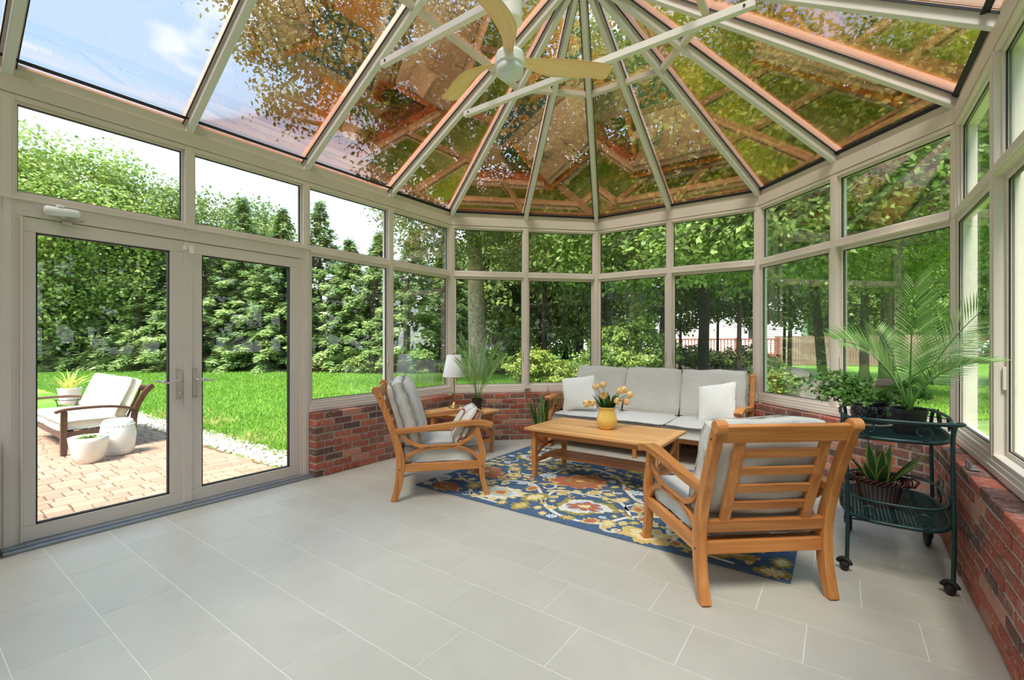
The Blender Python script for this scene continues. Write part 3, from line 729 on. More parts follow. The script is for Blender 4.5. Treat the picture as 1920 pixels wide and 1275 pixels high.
sofa = thing('sofa', 'three seat teak sofa with grey linen cushions in the bay', 'sofa', (-1.865, 5.27, 0), math.pi)
for s in (-1, 1): side_frame(sofa, s*1.07, s)
back_panel(sofa, -1.045, 1.045, [(-.95, -.40), (-.28, .28), (.40, .95)], 3); seat_base(sofa, -1.05, 1.05, 6)
for i in (-1, 0, 1):
    cushion('seat_cushion', sofa, T((i*.688, .05, .362)) @ RX(-1.5), LINEN, .685, .67, .165, .74, 3, seed=20+i, piping=PIPING, wr=.005)
    cushion('back_cushion', sofa, T((i*.69+.0, -.30, .70)) @ RX(107) @ RZ(i*.8), LINEN, .69, .56, .19, .5, 2, seed=30+i*3, piping=PIPING, wr=.008, lump=.01)
    MB().box(i*.7-.02, i*.7+.02, -.02, .02, 0, .24, T((0, .32 if i else .32, 0))).build('front_leg', TEAK[2], sofa, bevel=.004) if i == 0 else None
for nm, x, y, rz, seed, say in (('a', -2.66, 5.155, 10, 41, 'square off-white nubby throw pillow beside the snake plant end of the sofa'), ('b', -1.04, 5.12, -22, 43, 'square white nubby throw pillow leaning at the cart end of the sofa')):
    mb, _ = cushion_mb(.44, .44, .15, .06, 1, .07, seed, wr=.004)
    o = mb.build('throw_pillow', BOUCLE, None, smooth=True); o.matrix_world = T((x, y, .655)) @ RZ(rz) @ RX(72) @ RZ(8 if nm == 'a' else 12)
    tag(o, say, 'pillow')

# ------------------------------------------------------------------ tables
def slat_table(name, label, cat, loc, L, Wd, H, nsl, shelf_z, leg=.045, inset=.075, shelf=True):
    r = thing(name, label, cat, loc)
    e = .085
    for s in (-1, 1): MB().box(s*(L/2-e/2)-e/2, s*(L/2-e/2)+e/2, -Wd/2, Wd/2, H-.025, H).build('end_board', TEAK_TOP[1], r, bevel=.005)
    MB().box(-L/2+e, L/2-e, -Wd/2, -Wd/2+.06, H-.025, H).build('edge_board', TEAK_TOP[0], r, bevel=.004)
    MB().box(-L/2+e, L/2-e, Wd/2-.06, Wd/2, H-.025, H).build('edge_board', TEAK_TOP[0], r, bevel=.004)
    w = (Wd-.12)/nsl
    for k in range(nsl):
        y = -Wd/2+.06+w*(k+.5); MB().box(-L/2+e, L/2-e, y-w/2+.005, y+w/2-.005, H-.023, H-.001).build('top_slat', TEAK_TOP[0], r, bevel=.003)
    lx, ly = L/2-inset, Wd/2-inset
    for sx_ in (-1, 1):
        for sy in (-1, 1): MB().ribbon([(sx_*lx, sy*ly, 0), (sx_*lx, sy*ly, H*.45), (sx_*lx, sy*ly, H-.025)], [leg*.85, leg, leg], [leg*.85, leg, leg], (1, 0, 0)).build('leg', TEAK[2], r, bevel=.004)
        n = (1, 0, 0); top = H-.075
        MB().box(sx_*lx-.012, sx_*lx+.012, -ly, ly, top-.0, H-.025).build('apron', TEAK[1], r, bevel=.003)
        ry = ly-leg/2; hz = (top-shelf_z)
        MB().ribbon([(sx_*lx, a, b) for a, b in arc(0, top+.005, ry, hz*.5, 183, 357, 16)], .02, .024, n).build('end_arc', TEAK[1], r, bevel=.003)
        MB().ribbon([(sx_*lx, a, b) for a, b in arc(0, shelf_z+.0, ry, hz*.5, 3, 177, 16)], .02, .024, n).build('end_arc', TEAK[1], r, bevel=.003)
        MB().box(sx_*lx-.014, sx_*lx+.014, -ly, ly, shelf_z-.03, shelf_z+.006).build('cross_rail', TEAK[1], r, bevel=.003)
    for s in (-1, 1): MB().box(-lx, lx, s*ly-.012, s*ly+.012, H-.08, H-.025).build('apron', TEAK[0], r, bevel=.003)
    if shelf:
        for k in range(5):
            y = (k-2)*.062; MB().box(-lx-.014, lx+.014, y-.023, y+.023, shelf_z+.005, shelf_z+.022).build('shelf_slat', TEAK[0], r, bevel=.003)
    return r
slat_table('coffee_table', 'long slatted teak coffee table on the rug with a lower shelf', 'coffee table', (-1.80, 3.985, .008), 1.31, .73, .475, 8, .165)
slat_table('side_table', 'square slatted teak side table in the bay corner under the lamp', 'side table', (-3.60, 4.03, 0), .66, .60, .50, 7, .16, shelf=False)

# ------------------------------------------------------------------ lamp, small things on the tables
lamp = thing('table_lamp', 'slim brass table lamp with a white pleated shade', 'lamp', (-3.80, 4.10, .5))
MB().lathe([(.0, 0), (.062, 0), (.066, .006), (.06, .016), (.034, .034), (.018, .055), (.010, .075), (.0, .078)], 28, wob=lambda a, i: 1+.05*math.cos(14*a)*(1 if 0 < i < 5 else 0)).build('base', BRASS, lamp, smooth=True)
MB().lathe([(.009, .07), (.012, .085), (.007, .10), (.007, .30), (.009, .315), (.007, .33), (.008, .40), (.0, .40)], 14).build('stem', BRASS, lamp, smooth=True)
MB().lathe([(.008, .36), (.026, .365), (.03, .375), (.02, .385), (.018, .43), (0, .43)], 16).build('socket', TEAK[2], lamp, smooth=True)
vs = MB(); prof = [(.135, .378), (.137, .384), (.112, .51), (.087, .636), (.085, .64), (.083, .636), (.108, .51), (.132, .384)]
vs.lathe(prof, 96, wob=lambda a, i: 1+.014*math.cos(48*a)); s_o = vs.build('shade', SHADE, lamp, smooth=True)
s_o.data.polygons.foreach_set('use_smooth', [True]*len(s_o.data.polygons))
MB().tube([(.084*math.cos(a), .084*math.sin(a), .638) for a in np.linspace(0, 2*math.pi, 33)[:-1]], .004, 6, True).build('shade_trim', SHADE, s_o, smooth=True)
MB().tube([(.135*math.cos(a), .135*math.sin(a), .381) for a in np.linspace(0, 2*math.pi, 33)[:-1]], .004, 6, True).build('shade_trim', SHADE, s_o, smooth=True)
MB().lathe([(.006, .63), (.006, .65), (.012, .655), (.013, .664), (.006, .674), (0, .676)], 12).build('finial', BRASS, lamp, smooth=True)
mb = MB()
for a in (0, 120, 240): mb.tube([(0, 0, .636), (.083*math.cos(math.radians(a)), .083*math.sin(math.radians(a)), .636)], .0025, 6)
mb.tube([(0, 0, .42), (0, 0, .64)], .004, 6); mb.build('harp', BRASS, lamp)
o = MB().box(-.05, .05, -.018, .018, 0, .014).build('remote_control', WHITE, None, bevel=.005); o.location = (-3.66, 4.10, .5); o.rotation_euler = (0, 0, .5)
tag(o, 'small pale bar-shaped remote lying beside the lamp base', 'remote')

def frond(name, parent, base, az, L, e0, e1, lw, n, mat, width=.011, start=.22, droop=.25, stemr=.004, seed=0, face=None, swept=0):
    """a feather palm frond: base point, azimuth, length, start and end elevation (degrees), leaflet length"""
    r = random.Random(seed); P = [V(base)]; K_ = 26
    for i in range(K_):
        e = math.radians(e0+(e1-e0)*(i/K_)**1.4); P.append(P[-1]+V((math.cos(az)*math.cos(e), math.sin(az)*math.cos(e), math.sin(e)))*(L/K_))
    Q = []; tint = []
    for i in range(n):
        s = start+(1-start)*i/(n-1); x = s*K_; k = min(int(x), K_-1); p = P[k].lerp(P[k+1], x-k); t = (P[k+1]-P[k]).normalized()
        side = t.cross(V((0, 0, 1)));
        if side.length < .2: side = V((-math.sin(az), math.cos(az), 0))
        side.normalize(); nrm = side.cross(t).normalized()
        if face is not None: side = t.cross(V(face)).normalized(); nrm = side.cross(t).normalized()
        ll_ = lw*(.55+.45*math.sin(math.pi*min(1, .15+.85*(s-start)/(1-start))**.8))*r.uniform(.92, 1.05)
        fwd = .55+swept+.75*((s-start)/(1-start))
        for sg in (-1, 1):
            d = (side*sg+t*fwd+nrm*.28).normalized(); w_ = t*(width/2)
            m1 = p+d*ll_*.4; tip = p+d*ll_+V((0, 0, -1))*ll_*droop
            Q += [p-w_*.3, m1-w_+nrm*.002, tip, m1+w_-nrm*.002]; tint.append(min(1, max(0, r.gauss(.55, .2))))
    me_o = quads(name, np.array([tuple(v) for v in Q]), 4, mat, parent, np.array(tint))
    st = MB().tube(P[::2], [stemr*(1-.75*i/13) for i in range(len(P[::2]))], 6).build('rachis', STEM, me_o, smooth=True)
    return me_o
def pot_soil(parent, r, z): MB().lathe([(0, 0), (r, 0), (r, .004), (0, .006)], 20, (0, 0, z)).build('soil', SOIL, parent)
pp = thing('potted_palm', 'small feathery palm in a black nursery pot on the side table', 'potted plant', (-3.50, 4.17, .5))
MB().lathe([(0, 0), (.050, 0), (.062, .118), (.066, .118), (.066, .13), (.058, .13), (.055, .11), (0, .11)], 20).build('pot', BLACKPOT, pp)
pot_soil(pp, .056, .112)
for k, (az, L, e0, e1) in enumerate(((200, .80, 84, 62), (190, .72, 76, 46), (20, .70, 80, 55), (40, .62, 70, 40), (300, .66, 82, 58), (100, .74, 84, 60), (240, .55, 72, 42), (0, .56, 66, 48), (150, .60, 78, 50))):
    frond('frond', pp, (.02*math.cos(az), .02*math.sin(az), .11), math.radians(az), L, e0, e1, .13, 34, PALM, .011, .30, .05, .004, k, V((-fv.x*.6, -fv.y*.6, .4)), 1.2)

def strap_leaf(mb_list, base, az, L, w, lean, curl, n=10, fold=.3):
    """a stiff strap leaf as a folded strip; returns vertices/faces added to an MB"""
    mb = MB(); vs = []; fs = []; p = V(base); side = V((-math.sin(az), math.cos(az), 0))
    for i in range(n+1):
        s = i/n; e = math.radians(lean-curl*s*s); d = V((math.cos(az)*math.cos(e), math.sin(az)*math.cos(e), math.sin(e)))
        ww = w*(.55+.45*math.sin(math.pi*min(1, s*1.15)**.9))*(1-ss(.72, 1.0, s)*.97); nr = side.cross(d).normalized()
        vs += [p-side*ww/2+nr*ww*fold*.5, p, p+side*ww/2+nr*ww*fold*.5]; p = p+d*(L/n)
    for i in range(n): a = 3*i; fs += [(a, a+1, a+4, a+3), (a+1, a+2, a+5, a+4)]
    return mb.add(vs, fs)
def snakemat(name, c0, c1, edge=None):
    m, nn, ll, bs = nodes(name); bs.inputs['Roughness'].default_value = .35; vec = mapped(nn, ll)
    n = N(nn, 'ShaderNodeTexNoise', Scale=1, Detail=3, Distortion=1); mp = nn.new('ShaderNodeMapping'); mp.inputs['Scale'].default_value = (10, 10, 60); ll.new(vec, mp.inputs[0]); ll.new(mp.outputs[0], n.inputs['Vector'])
    r = ramp(nn, ll, n.outputs[0], [(.4, c0), (.6, c1)]); ll.new(r.outputs[0], bs.inputs['Base Color']); return m
SNAKE = snakemat('snake_leaf', lin(40, 74, 36), lin(112, 140, 84))
SNAKE_EDGE = plain('leaf_margin', lin(176, 186, 96), .4)
def rim_strip(parent, me, n, w=.006):
    """pale margin along both edges of a strap leaf"""
    vs = [v.co.copy() for v in me.vertices]; mb = MB()
    for k in (0, 2):
        for i in range(n):
            a, b = vs[3*i+k], vs[3*(i+1)+k]; ca, cb_ = vs[3*i+1], vs[3*(i+1)+1]
            ia = a+(ca-a).normalized()*min(w, (ca-a).length*.6) if (ca-a).length > 1e-5 else a; ib = b+(cb_-b).normalized()*min(w, (cb_-b).length*.6) if (cb_-b).length > 1e-5 else b
            up = (b-a).cross(ca-a); up = up.normalized()*.0012 if up.length > 1e-9 else V((0, 0, .001))
            mb.add([a+up, b+up, ib+up, ia+up], [(0, 1, 2, 3)]); mb.add([a-up, b-up, ib-up, ia-up], [(3, 2, 1, 0)])
    mb.build('leaf_edge', SNAKE_EDGE, parent)
sp_ = thing('snake_plant', 'snake plant with banded upright leaves in a terracotta pot beside the sofa arm', 'potted plant', (-3.09, 4.97, 0))
MB().lathe([(0, 0), (.085, 0), (.112, .17), (.122, .17), (.124, .205), (.108, .205), (.104, .18), (0, .18)], 28).build('pot', TERRA, sp_)
MB().lathe([(0, 0), (.13, 0), (.14, .02), (.12, .02), (0, .012)], 28, (0, 0, -.0)).build('saucer', TERRA, sp_)
pot_soil(sp_, .104, .185)
rr = random.Random(5)
for k in range(24):
    az = rr.uniform(0, 6.28); L = rr.uniform(.34, .58) if k > 2 else (.60, .55, .5)[k]
    me = strap_leaf(None, (.065*math.cos(az), .065*math.sin(az), .18), az, L, .056, rr.uniform(70, 89), rr.uniform(0, 16), 9).build('leaf', SNAKE, sp_, smooth=True); rim_strip(me, me.data, 9, .005)

vase = thing('vase', 'round yellow glazed ceramic vase on the coffee table', 'vase', (-1.78, 4.015, .483))
YGLAZE = plain('yellow_glaze', lin(240, 200, 104), .18, var=.05, scale=10)
MB().lathe([(0, 0), (.055, 0), (.062, .004), (.082, .03), (.096, .065), (.097, .09), (.088, .125), (.076, .155), (.073, .175), (.078, .195), (.084, .203), (.081, .207), (.074, .198), (.068, .175), (.072, .15), (.08, .12), (.085, .08), (.06, .02), (0, .012)], 48, wob=lambda a, i: 1+(.02*math.cos(12*a) if i in (10, 11) else 0)).build('body', YGLAZE, vase, smooth=True)
PETAL = plain('tulip_petal', lin(250, 206, 138), .5, var=.12, scale=25)
TLEAF = plain('tulip_leaf', lin(58, 106, 48), .42, var=.25, scale=14)
def tulip(lx, lz, dep, label, seed):
    """bloom offset from the vase axis: sideways, up from the rim, towards the back"""
    r = random.Random(seed); t_ = thing('tulip', label, 'tulip', vase.location, 0, 'tulips in the yellow vase')
    tip = rv*lx+fv*dep+V((0, 0, .20+lz)); root = V((lx*.15, dep*.15, .03)); d = V((tip.x, tip.y, tip.z-.20))
    neck = rv*lx*.28+fv*dep*.28; neck.z = .2
    k_ = min(1, .055/max(.001, V((neck.x, neck.y)).length)); neck.x *= k_; neck.y *= k_
    P = spline([root, neck, neck.lerp(tip, .6)+V((0, 0, .02)), tip], 5); MB().tube(P, .0035, 6).build('stem', STEM, t_, smooth=True)
    ax = (P[-1]-P[-3]).normalized(); q = ax.to_track_quat('Z', 'Y').to_matrix().to_4x4(); B = T(tip) @ q
    for k in range(6):
        mb = MB(); vs = []; fs = []; off = k*60+(0 if k % 2 else 6); inn = 1 if k % 2 else .9
        for i in range(6):
            s = i/5; rad = .033*math.sin(math.pi*(.12+.66*s))*inn*1.1; z = .066*s
            hw = .55*math.sin(math.pi*min(1, .15+.85*s))*(1 if s < .9 else .5)
            for j in (-1, -.33, .33, 1):
                a = math.radians(off)+j*hw; vs.append((rad*math.cos(a), rad*math.sin(a), z-.004*abs(j)))
        for i in range(5):
            for j in range(3): a = 4*i+j; fs.append((a, a+1, a+5, a+4))
        mb.add(vs, fs, B).build('petal', PETAL, t_, smooth=True)
    for _ in range(2):
      a = math.atan2(d.y, d.x)+r.uniform(-1.2, 1.2)
      strap_leaf(None, (neck.x*.8, neck.y*.8, .18), a, r.uniform(.11, .19), .042, r.uniform(55, 82), r.uniform(10, 40), 7, .35).build('leaf', TLEAF, t_, smooth=True)
for k, (px, py, dp, say) in enumerate(((1122, 735, .03, 'peach tulip, highest bloom at the snake plant side of the vase'), (1134, 732, .05, 'peach tulip standing tallest in the middle of the bouquet'), (1132, 748, -.05, 'peach tulip low in the middle of the bouquet front'), (1157, 740, -.02, 'peach tulip half open, leaning towards the sofa middle'),
        (1168, 739, .05, 'pale peach tulip behind the half open one'), (1176, 746, .02, 'peach tulip reaching out furthest towards the armchair back'), (1150, 754, -.06, 'open orange-hearted tulip just above the vase rim'), (1114, 757, -.04, 'peach tulip nodding low beside the rim'), (1104, 759, -.03, 'peach tulip drooping furthest out from the rim towards the side table'), (1170, 757, .03, 'peach tulip bud low behind the open one'))):
    tulip((px-1138)*.00502, (772-py)*.00502-.02, dp, say, k)
o = MB().lathe([(0, 0), (.03, .002), (.042, .012), (.034, .024), (.012, .03), (0, .03)], 12, wob=lambda a, i: 1+.15*math.cos(2*a+.5)).build('pebble', plain('sill_stone', lin(150, 110, 90), .8), None, smooth=True)
o.location = (-3.42, 5.13, ZB+.032); tag(o, 'smooth reddish stone lying on the window sill above the snake plant', 'stone')

# ------------------------------------------------------------------ rug
RX0, RX1, RY0, RY1 = -3.13, -.215, 2.86, 4.80
rug = thing('rug', 'navy blue tufted area rug with gold, cream and rust floral scrolls', 'rug', ((RX0+RX1)/2, (RY0+RY1)/2, 0))
def pile(name, c, var=.16):
    m, nn, ll, bs = nodes(name); bs.inputs['Roughness'].default_value = 1; bs.inputs['Specular IOR Level'].default_value = .1; vec = mapped(nn, ll)
    n = N(nn, 'ShaderNodeTexNoise', Scale=1, Detail=4); mp = nn.new('ShaderNodeMapping'); mp.inputs['Scale'].default_value = (60, 200, 60); mp.inputs['Rotation'].default_value = (0, 0, .6); ll.new(vec, mp.inputs[0]); ll.new(mp.outputs[0], n.inputs['Vector'])
    lo = tuple(x*(1-var*2) for x in c[:3])+(1,); hi = tuple(min(1, x*(1+var)) for x in c[:3])+(1,)
    r = ramp(nn, ll, n.outputs[0], [(.3, lo), (.65, hi)]); ll.new(r.outputs[0], bs.inputs['Base Color']); bump(nn, ll, bs, n.outputs[0], .8, .006); return m
RC = {'navy': pile('rug_navy', lin(82, 104, 132)), 'gold': pile('rug_gold', lin(214, 186, 120)), 'olive': pile('rug_olive', lin(166, 152, 84)), 'cream': pile('rug_cream', lin(226, 222, 210)), 'rust': pile('rug_rust', lin(184, 114, 88)), 'pale': pile('rug_pale_blue', lin(178, 198, 210)), 'lemon': pile('rug_lemon', lin(228, 212, 158))}
hw_, hd_ = (RX1-RX0)/2, (RY1-RY0)/2
MB().box(-hw_, hw_, -hd_, hd_, .0005, .009).build('field', RC['navy'], rug, bevel=.003)
RM = {k: MB() for k in RC}; used = []
def poly(colr, pts, lay):
    P = [(max(-hw_, min(hw_, x)), max(-hd_, min(hd_, y))) for x, y in pts]
    RM[colr].prism(P, .004, .0092+lay*.0007)
def flower(x, y, R, lays, a0=0, sq=1.0, rot=0):
    """concentric lobed shapes: (colour, radius share, lobes, depth)"""
    for l, (cl, f, nb, dp) in enumerate(lays):
        pts = []
        for i in range(72):
            a = 2*math.pi*i/72; rr_ = R*f*(1+dp*(abs(math.cos(nb*a/2+a0))*2-1))*(1+random.uniform(-.09, .09)+.12*math.sin(3*a+x*9+l)+.1*math.sin(2*a+y*11)); px, py = rr_*math.cos(a), rr_*math.sin(a)*sq
            pts.append((x+px*math.cos(rot)-py*math.sin(rot), y+px*math.sin(rot)+py*math.cos(rot)))
        poly(cl, pts, 2+l)
    used.append((x, y, R))
def leaf_m(x, y, L, w, rot, c1, c2, lobes=4):
    for cl, f, lay in ((c1, 1, 1), (c2, .62, 2)):
        up = []; dn = []
        for i in range(17):
            s = i/16; h = w*f*math.sin(math.pi*s)**.7*(1+.34*math.sin(lobes*2*math.pi*s)+random.uniform(-.15, .15)); up.append(((s-.5)*L*f, h)); dn.append(((s-.5)*L*f, -h))
        pts = [(x+a*math.cos(rot)-b*math.sin(rot), y+a*math.sin(rot)+b*math.cos(rot)) for a, b in up+dn[::-1]]; poly(cl, pts, lay)
    used.append((x, y, max(L*.4, w)))
def vine(pts, w, cl='cream', lay=0):
    P = spline([(a, b, 0) for a, b in pts], 8); k = len(P); Lp = []; Rp = []
    for i, p in enumerate(P):
        t = (P[min(i+1, k-1)]-P[max(i-1, 0)]).normalized(); n = V((-t.y, t.x, 0)); ww = w*(.35+.65*math.sin(math.pi*(.12+.8*i/k)))
        Lp.append(p+n*ww/2); Rp.append(p-n*ww/2)
    for i in range(k-1): poly(cl, [(q.x, q.y) for q in (Rp[i], Rp[i+1], Lp[i+1], Lp[i])], lay)
def curl(x, y, R, a0, sg, w=.022, cl='cream'):
    vine([(x+R*(1-.75*i/9)*math.cos(a0+sg*i*.62), y+R*(1-.75*i/9)*math.sin(a0+sg*i*.62)) for i in range(10)], w, cl)
ox, oy = (RX0+RX1)/2, (RY0+RY1)/2
L_ = lambda X, Y: (X-ox, Y-oy)
MED = [('olive', 1, 8, .07), ('cream', .84, 8, .06), ('pale', .62, 8, .05), ('rust', .5, 8, .28), ('lemon', .2, 6, .2)]
RUST = [('gold', 1, 9, .12), ('rust', .9, 9, .16), ('olive', .5, 5, .1), ('rust', .36, 7, .2), ('gold', .15, 5, .1)]
SUN = [('lemon', 1, 12, .13), ('cream', .78, 10, .1), ('pale', .58, 8, .08), ('gold', .42, 7, .15), ('rust', .22, 6, .15)]
GLD = [('gold', 1, 6, .18), ('lemon', .6, 6, .15), ('rust', .26, 5, .12)]
OLV = [('olive', 1, 7, .16), ('gold', .72, 7, .12), ('cream', .4, 5, .1), ('rust', .18, 5, .1)]
for X, Y, R, la in ((-1.62, 3.24, .21, MED), (-1.95, 3.80, .24, RUST), (-2.36, 3.13, .19, SUN), (-2.85, 3.55, .2, RUST), (-.75, 3.75, .22, MED), (-.62, 3.1, .18, OLV), (-2.75, 4.3, .2, MED), (-1.2, 4.35, .22, SUN), (-2.05, 4.55, .18, OLV), (-2.85, 2.98, .13, RUST), (-1.05, 3.0, .15, GLD), (-.42, 4.45, .18, RUST)):
    flower(*L_(X, Y), R*1.08, la, sq=.72, rot=random.uniform(-.3, .3), a0=random.uniform(0, 3))
for pts in ([(-3.0, 3.3), (-2.75, 3.2), (-2.6, 3.4), (-2.3, 3.5), (-2.1, 3.35), (-1.95, 3.15), (-1.7, 2.98), (-1.4, 3.0), (-1.25, 3.25), (-1.0, 3.4), (-.8, 3.35), (-.6, 3.45), (-.3, 3.3)],
            [(-3.05, 3.85), (-2.75, 3.85), (-2.5, 3.7), (-2.3, 3.85), (-2.25, 4.1), (-2.0, 4.25), (-1.7, 4.1), (-1.5, 3.8), (-1.3, 3.6), (-1.1, 3.7), (-1.0, 4.0), (-.7, 4.2), (-.3, 4.05)],
            [(-3.0, 4.65), (-2.6, 4.6), (-2.4, 4.35), (-2.1, 4.3)], [(-1.75, 4.6), (-1.5, 4.45), (-1.3, 4.6), (-.9, 4.65), (-.6, 4.5)],
            [(-1.95, 3.15), (-2.0, 3.45), (-1.75, 3.5), (-1.45, 3.5), (-1.25, 3.25)], [(-1.0, 3.4), (-.95, 3.15), (-.8, 2.98), (-.5, 2.92)], [(-2.6, 3.4), (-2.65, 3.1), (-2.5, 2.95), (-2.2, 2.92)]):
    vine([L_(*p) for p in pts], .034)
for X, Y, a, s in ((-1.28, 3.42, 1, 1), (-2.12, 3.5, 3, -1), (-1.3, 3.0, 0, -1), (-2.6, 3.72, 2, 1), (-.9, 3.5, 4, 1), (-1.6, 3.65, 5, -1), (-.35, 3.6, 2, 1), (-2.95, 4.05, 1, -1)): curl(*L_(X, Y), .11, a, s)
rr = random.Random(12)
for _ in range(2600):
    x, y = rr.uniform(-hw_+.06, hw_-.06), rr.uniform(-hd_+.06, hd_-.06); R = rr.choice((.04, .055, .07, .09, .12)) if _ < 1200 else rr.choice((.03, .04, .05))
    if any((x-a)**2+(y-b)**2 < (R+c*.9)**2 for a, b, c in used): continue
    k = rr.random()
    if k < .22: flower(x, y, R*.9, rr.choice((GLD, OLV, GLD, SUN)), sq=.8, rot=rr.uniform(0, 3))
    elif k < .86: leaf_m(x, y, R*2.3, R*.75, rr.uniform(0, 3.14), *rr.choice((('olive', 'gold'), ('gold', 'lemon'), ('olive', 'lemon'), ('cream', 'pale'), ('gold', 'rust'), ('lemon', 'gold'))))
    else: curl(x, y, R, rr.uniform(0, 6), rr.choice((1, -1)), .016, rr.choice(('cream', 'olive', 'gold'))); used.append((x, y, R))
for k, mb in RM.items():
    if mb.v: o = mb.build('motif', RC[k], rug); o['kind'] = 'stuff'

# ------------------------------------------------------------------ ceiling fan
fan = thing('ceiling_fan', 'white ceiling fan with three curved pale wood blades under the tie bar', 'ceiling fan', (HUBP.x, 2.4315, 0))
MB().lathe([(0, 3.385), (.070, 3.385), (.08, 3.395), (.082, 3.41), (.082, 3.55), (0, 3.55)], 36).build('canopy', WHITE, fan, smooth=False, bevel=.004)
MB().lathe([(.03, 3.378), (.03, 3.392), (.012, 3.392), (.012, 3.30), (.03, 3.285), (.036, 3.27), (.036, 3.21), (.05, 3.19), (0, 3.19)], 24).build('downrod', WHITE, fan, smooth=True)
MB().lathe([(0, 3.10), (.088, 3.10), (.096, 3.112), (.096, 3.165), (.086, 3.19), (.05, 3.2), (0, 3.2)], 40).build('motor', WHITE, fan, smooth=False, bevel=.005)
MB().lathe([(0, 3.03), (.06, 3.032), (.08, 3.045), (.088, 3.07), (.088, 3.10), (0, 3.10)], 40).build('light_cover', plain('frosted_cover', lin(226, 230, 230), .5, var=.01), fan, smooth=True)
def blade(az):
    mb = MB(); vs = []; fs = []; n, k = 22, 7
    for lay in (0, 1):
        for i in range(n+1):
            s = i/n; x = .06+.645*s; cy = .075*math.sin(math.pi*min(1, s*1.15))*(1-s*.6)-.02*s
            hw2 = .036+.042*ss(.05, .45, s)-.006*ss(.6, 1, s); tipk = 1-ss(.955, 1.0, s)*.35; pit = math.radians(22*(1-s*.65)); zc = 3.155+.022*math.sin(math.pi*s)
            for j in range(k+1):
                v = (2*j/k-1)*hw2*tipk; th = .011*(1-.85*(2*j/k-1)**4)*(1-.5*s)
                vs.append((x, cy+v*math.cos(pit), zc-v*math.sin(pit)+(th/2 if lay else -th/2)))
    id2 = lambda l, i, j: l*(n+1)*(k+1)+i*(k+1)+j
    for i in range(n):
        for j in range(k): fs += [(id2(0, i, j), id2(0, i, j+1), id2(0, i+1, j+1), id2(0, i+1, j)), (id2(1, i, j), id2(1, i+1, j), id2(1, i+1, j+1), id2(1, i, j+1))]
        for j in (0, k): fs.append((id2(0, i, j), id2(0, i+1, j), id2(1, i+1, j), id2(1, i, j)))
    for j in range(k):
        for i in (0, n): fs.append((id2(0, i, j), id2(0, i, j+1), id2(1, i, j+1), id2(1, i, j)))
    o = mb.add(vs, fs).build('blade', BLADE, fan, smooth=True); o.rotation_euler = (0, 0, math.radians(az)); return o
for az in (51, 171, 291): blade(az)

# ------------------------------------------------------------------ plant cart
cart = thing('plant_cart', 'dark green wrought iron serving cart holding plants against the brick wall', 'cart', (.25, 3.57, 0))
def oval(a, b, y1, z, n=40):
    """shelf outline: straight front, bowed ends"""
    out = []
    for i in range(n):
        t_ = 2*math.pi*i/n; x = math.copysign(abs(math.cos(t_))**.55, math.cos(t_))*a; y = math.copysign(abs(math.sin(t_))**.75, math.sin(t_))*b; out.append((x, y))
    return out
OV = oval(.245, .40, 0, 0)
def meshmat():
    m, nn, ll, bs = nodes('green_mesh_metal'); bs.inputs['Roughness'].default_value = .4; bs.inputs['Base Color'].default_value = lin(34, 66, 66); return m
def shelf(z):
    o = MB(); o.tube([(x, y, z) for x, y in OV], .011, 8, True); s = o.build('shelf_rim', GREENMETAL, cart, smooth=True)
    g = MB(); st = .019
    for fam in (1, -1):                                         # expanded metal: two diagonal families of flat wires
        c = -1.0
        while c < 1.0:
            seg = []
            for i in range(len(OV)):
                (x0, y0), (x1, y1) = OV[i], OV[(i+1) % len(OV)]; f0 = y0-fam*x0*.55-c; f1 = y1-fam*x1*.55-c
                if (f0 < 0) != (f1 < 0): t_ = f0/(f0-f1); seg.append((x0+(x1-x0)*t_, y0+(y1-y0)*t_, z-.002*fam))
            if len(seg) == 2: g.bar(seg[0], seg[1], .003, .003)
            c += st
    g.build('mesh_deck', GREENMETAL, cart)
    g = MB()
    for x in (-.12, 0, .12): g.bar((x, -.38, z-.006), (x, .38, z-.006), .014, .004)
    g.build('deck_strap', GREENMETAL, cart)
LZ, UZ = .32, .775
shelf(LZ); shelf(UZ)
for z, k in ((LZ+.105, .97), (UZ+.095, 1.02)):
    MB().tube([(x*k, y*k, z) for x, y in OV], .0075 if z < .6 else .009, 8, True).build('gallery_rail', GREENMETAL, cart, smooth=True)
def scroll(p, ax, R, z, sg):
    P = []
    for i in range(22):
        a = -math.pi/2+sg*i*.30; r = R*(1-.62*i/22); P.append((p[0]+ax[0]*r*math.cos(a)*1.0, p[1]+ax[1]*r*math.cos(a), z+R+r*math.sin(a)))
    MB().tube(P, .005, 6).build('scroll', GREENMETAL, cart, smooth=True)
for z in (LZ, UZ):
    for x, sg in ((-.12, -1), (.1, 1)):
        for y in (-.397, .397): scroll((x, y), (1, 0), .043, z+.008, sg)
    for y, sg in ((-.2, 1), (.2, -1)): scroll((.243, y), (0, 1), .043, z+.008, sg); scroll((-.243, y), (0, 1), .043, z+.008, sg)
for x in (-.218, .222):
    for y in (-.345, .345):
        top = spline([(x, y, .055), (x+.004, y, .3), (x, y, .6), (x-.0, y, .80), (x+(.012 if x > 0 else -.012), y, .875)], 6)
        MB().tube(top, .0105, 8).build('leg', GREENMETAL, cart, smooth=True)
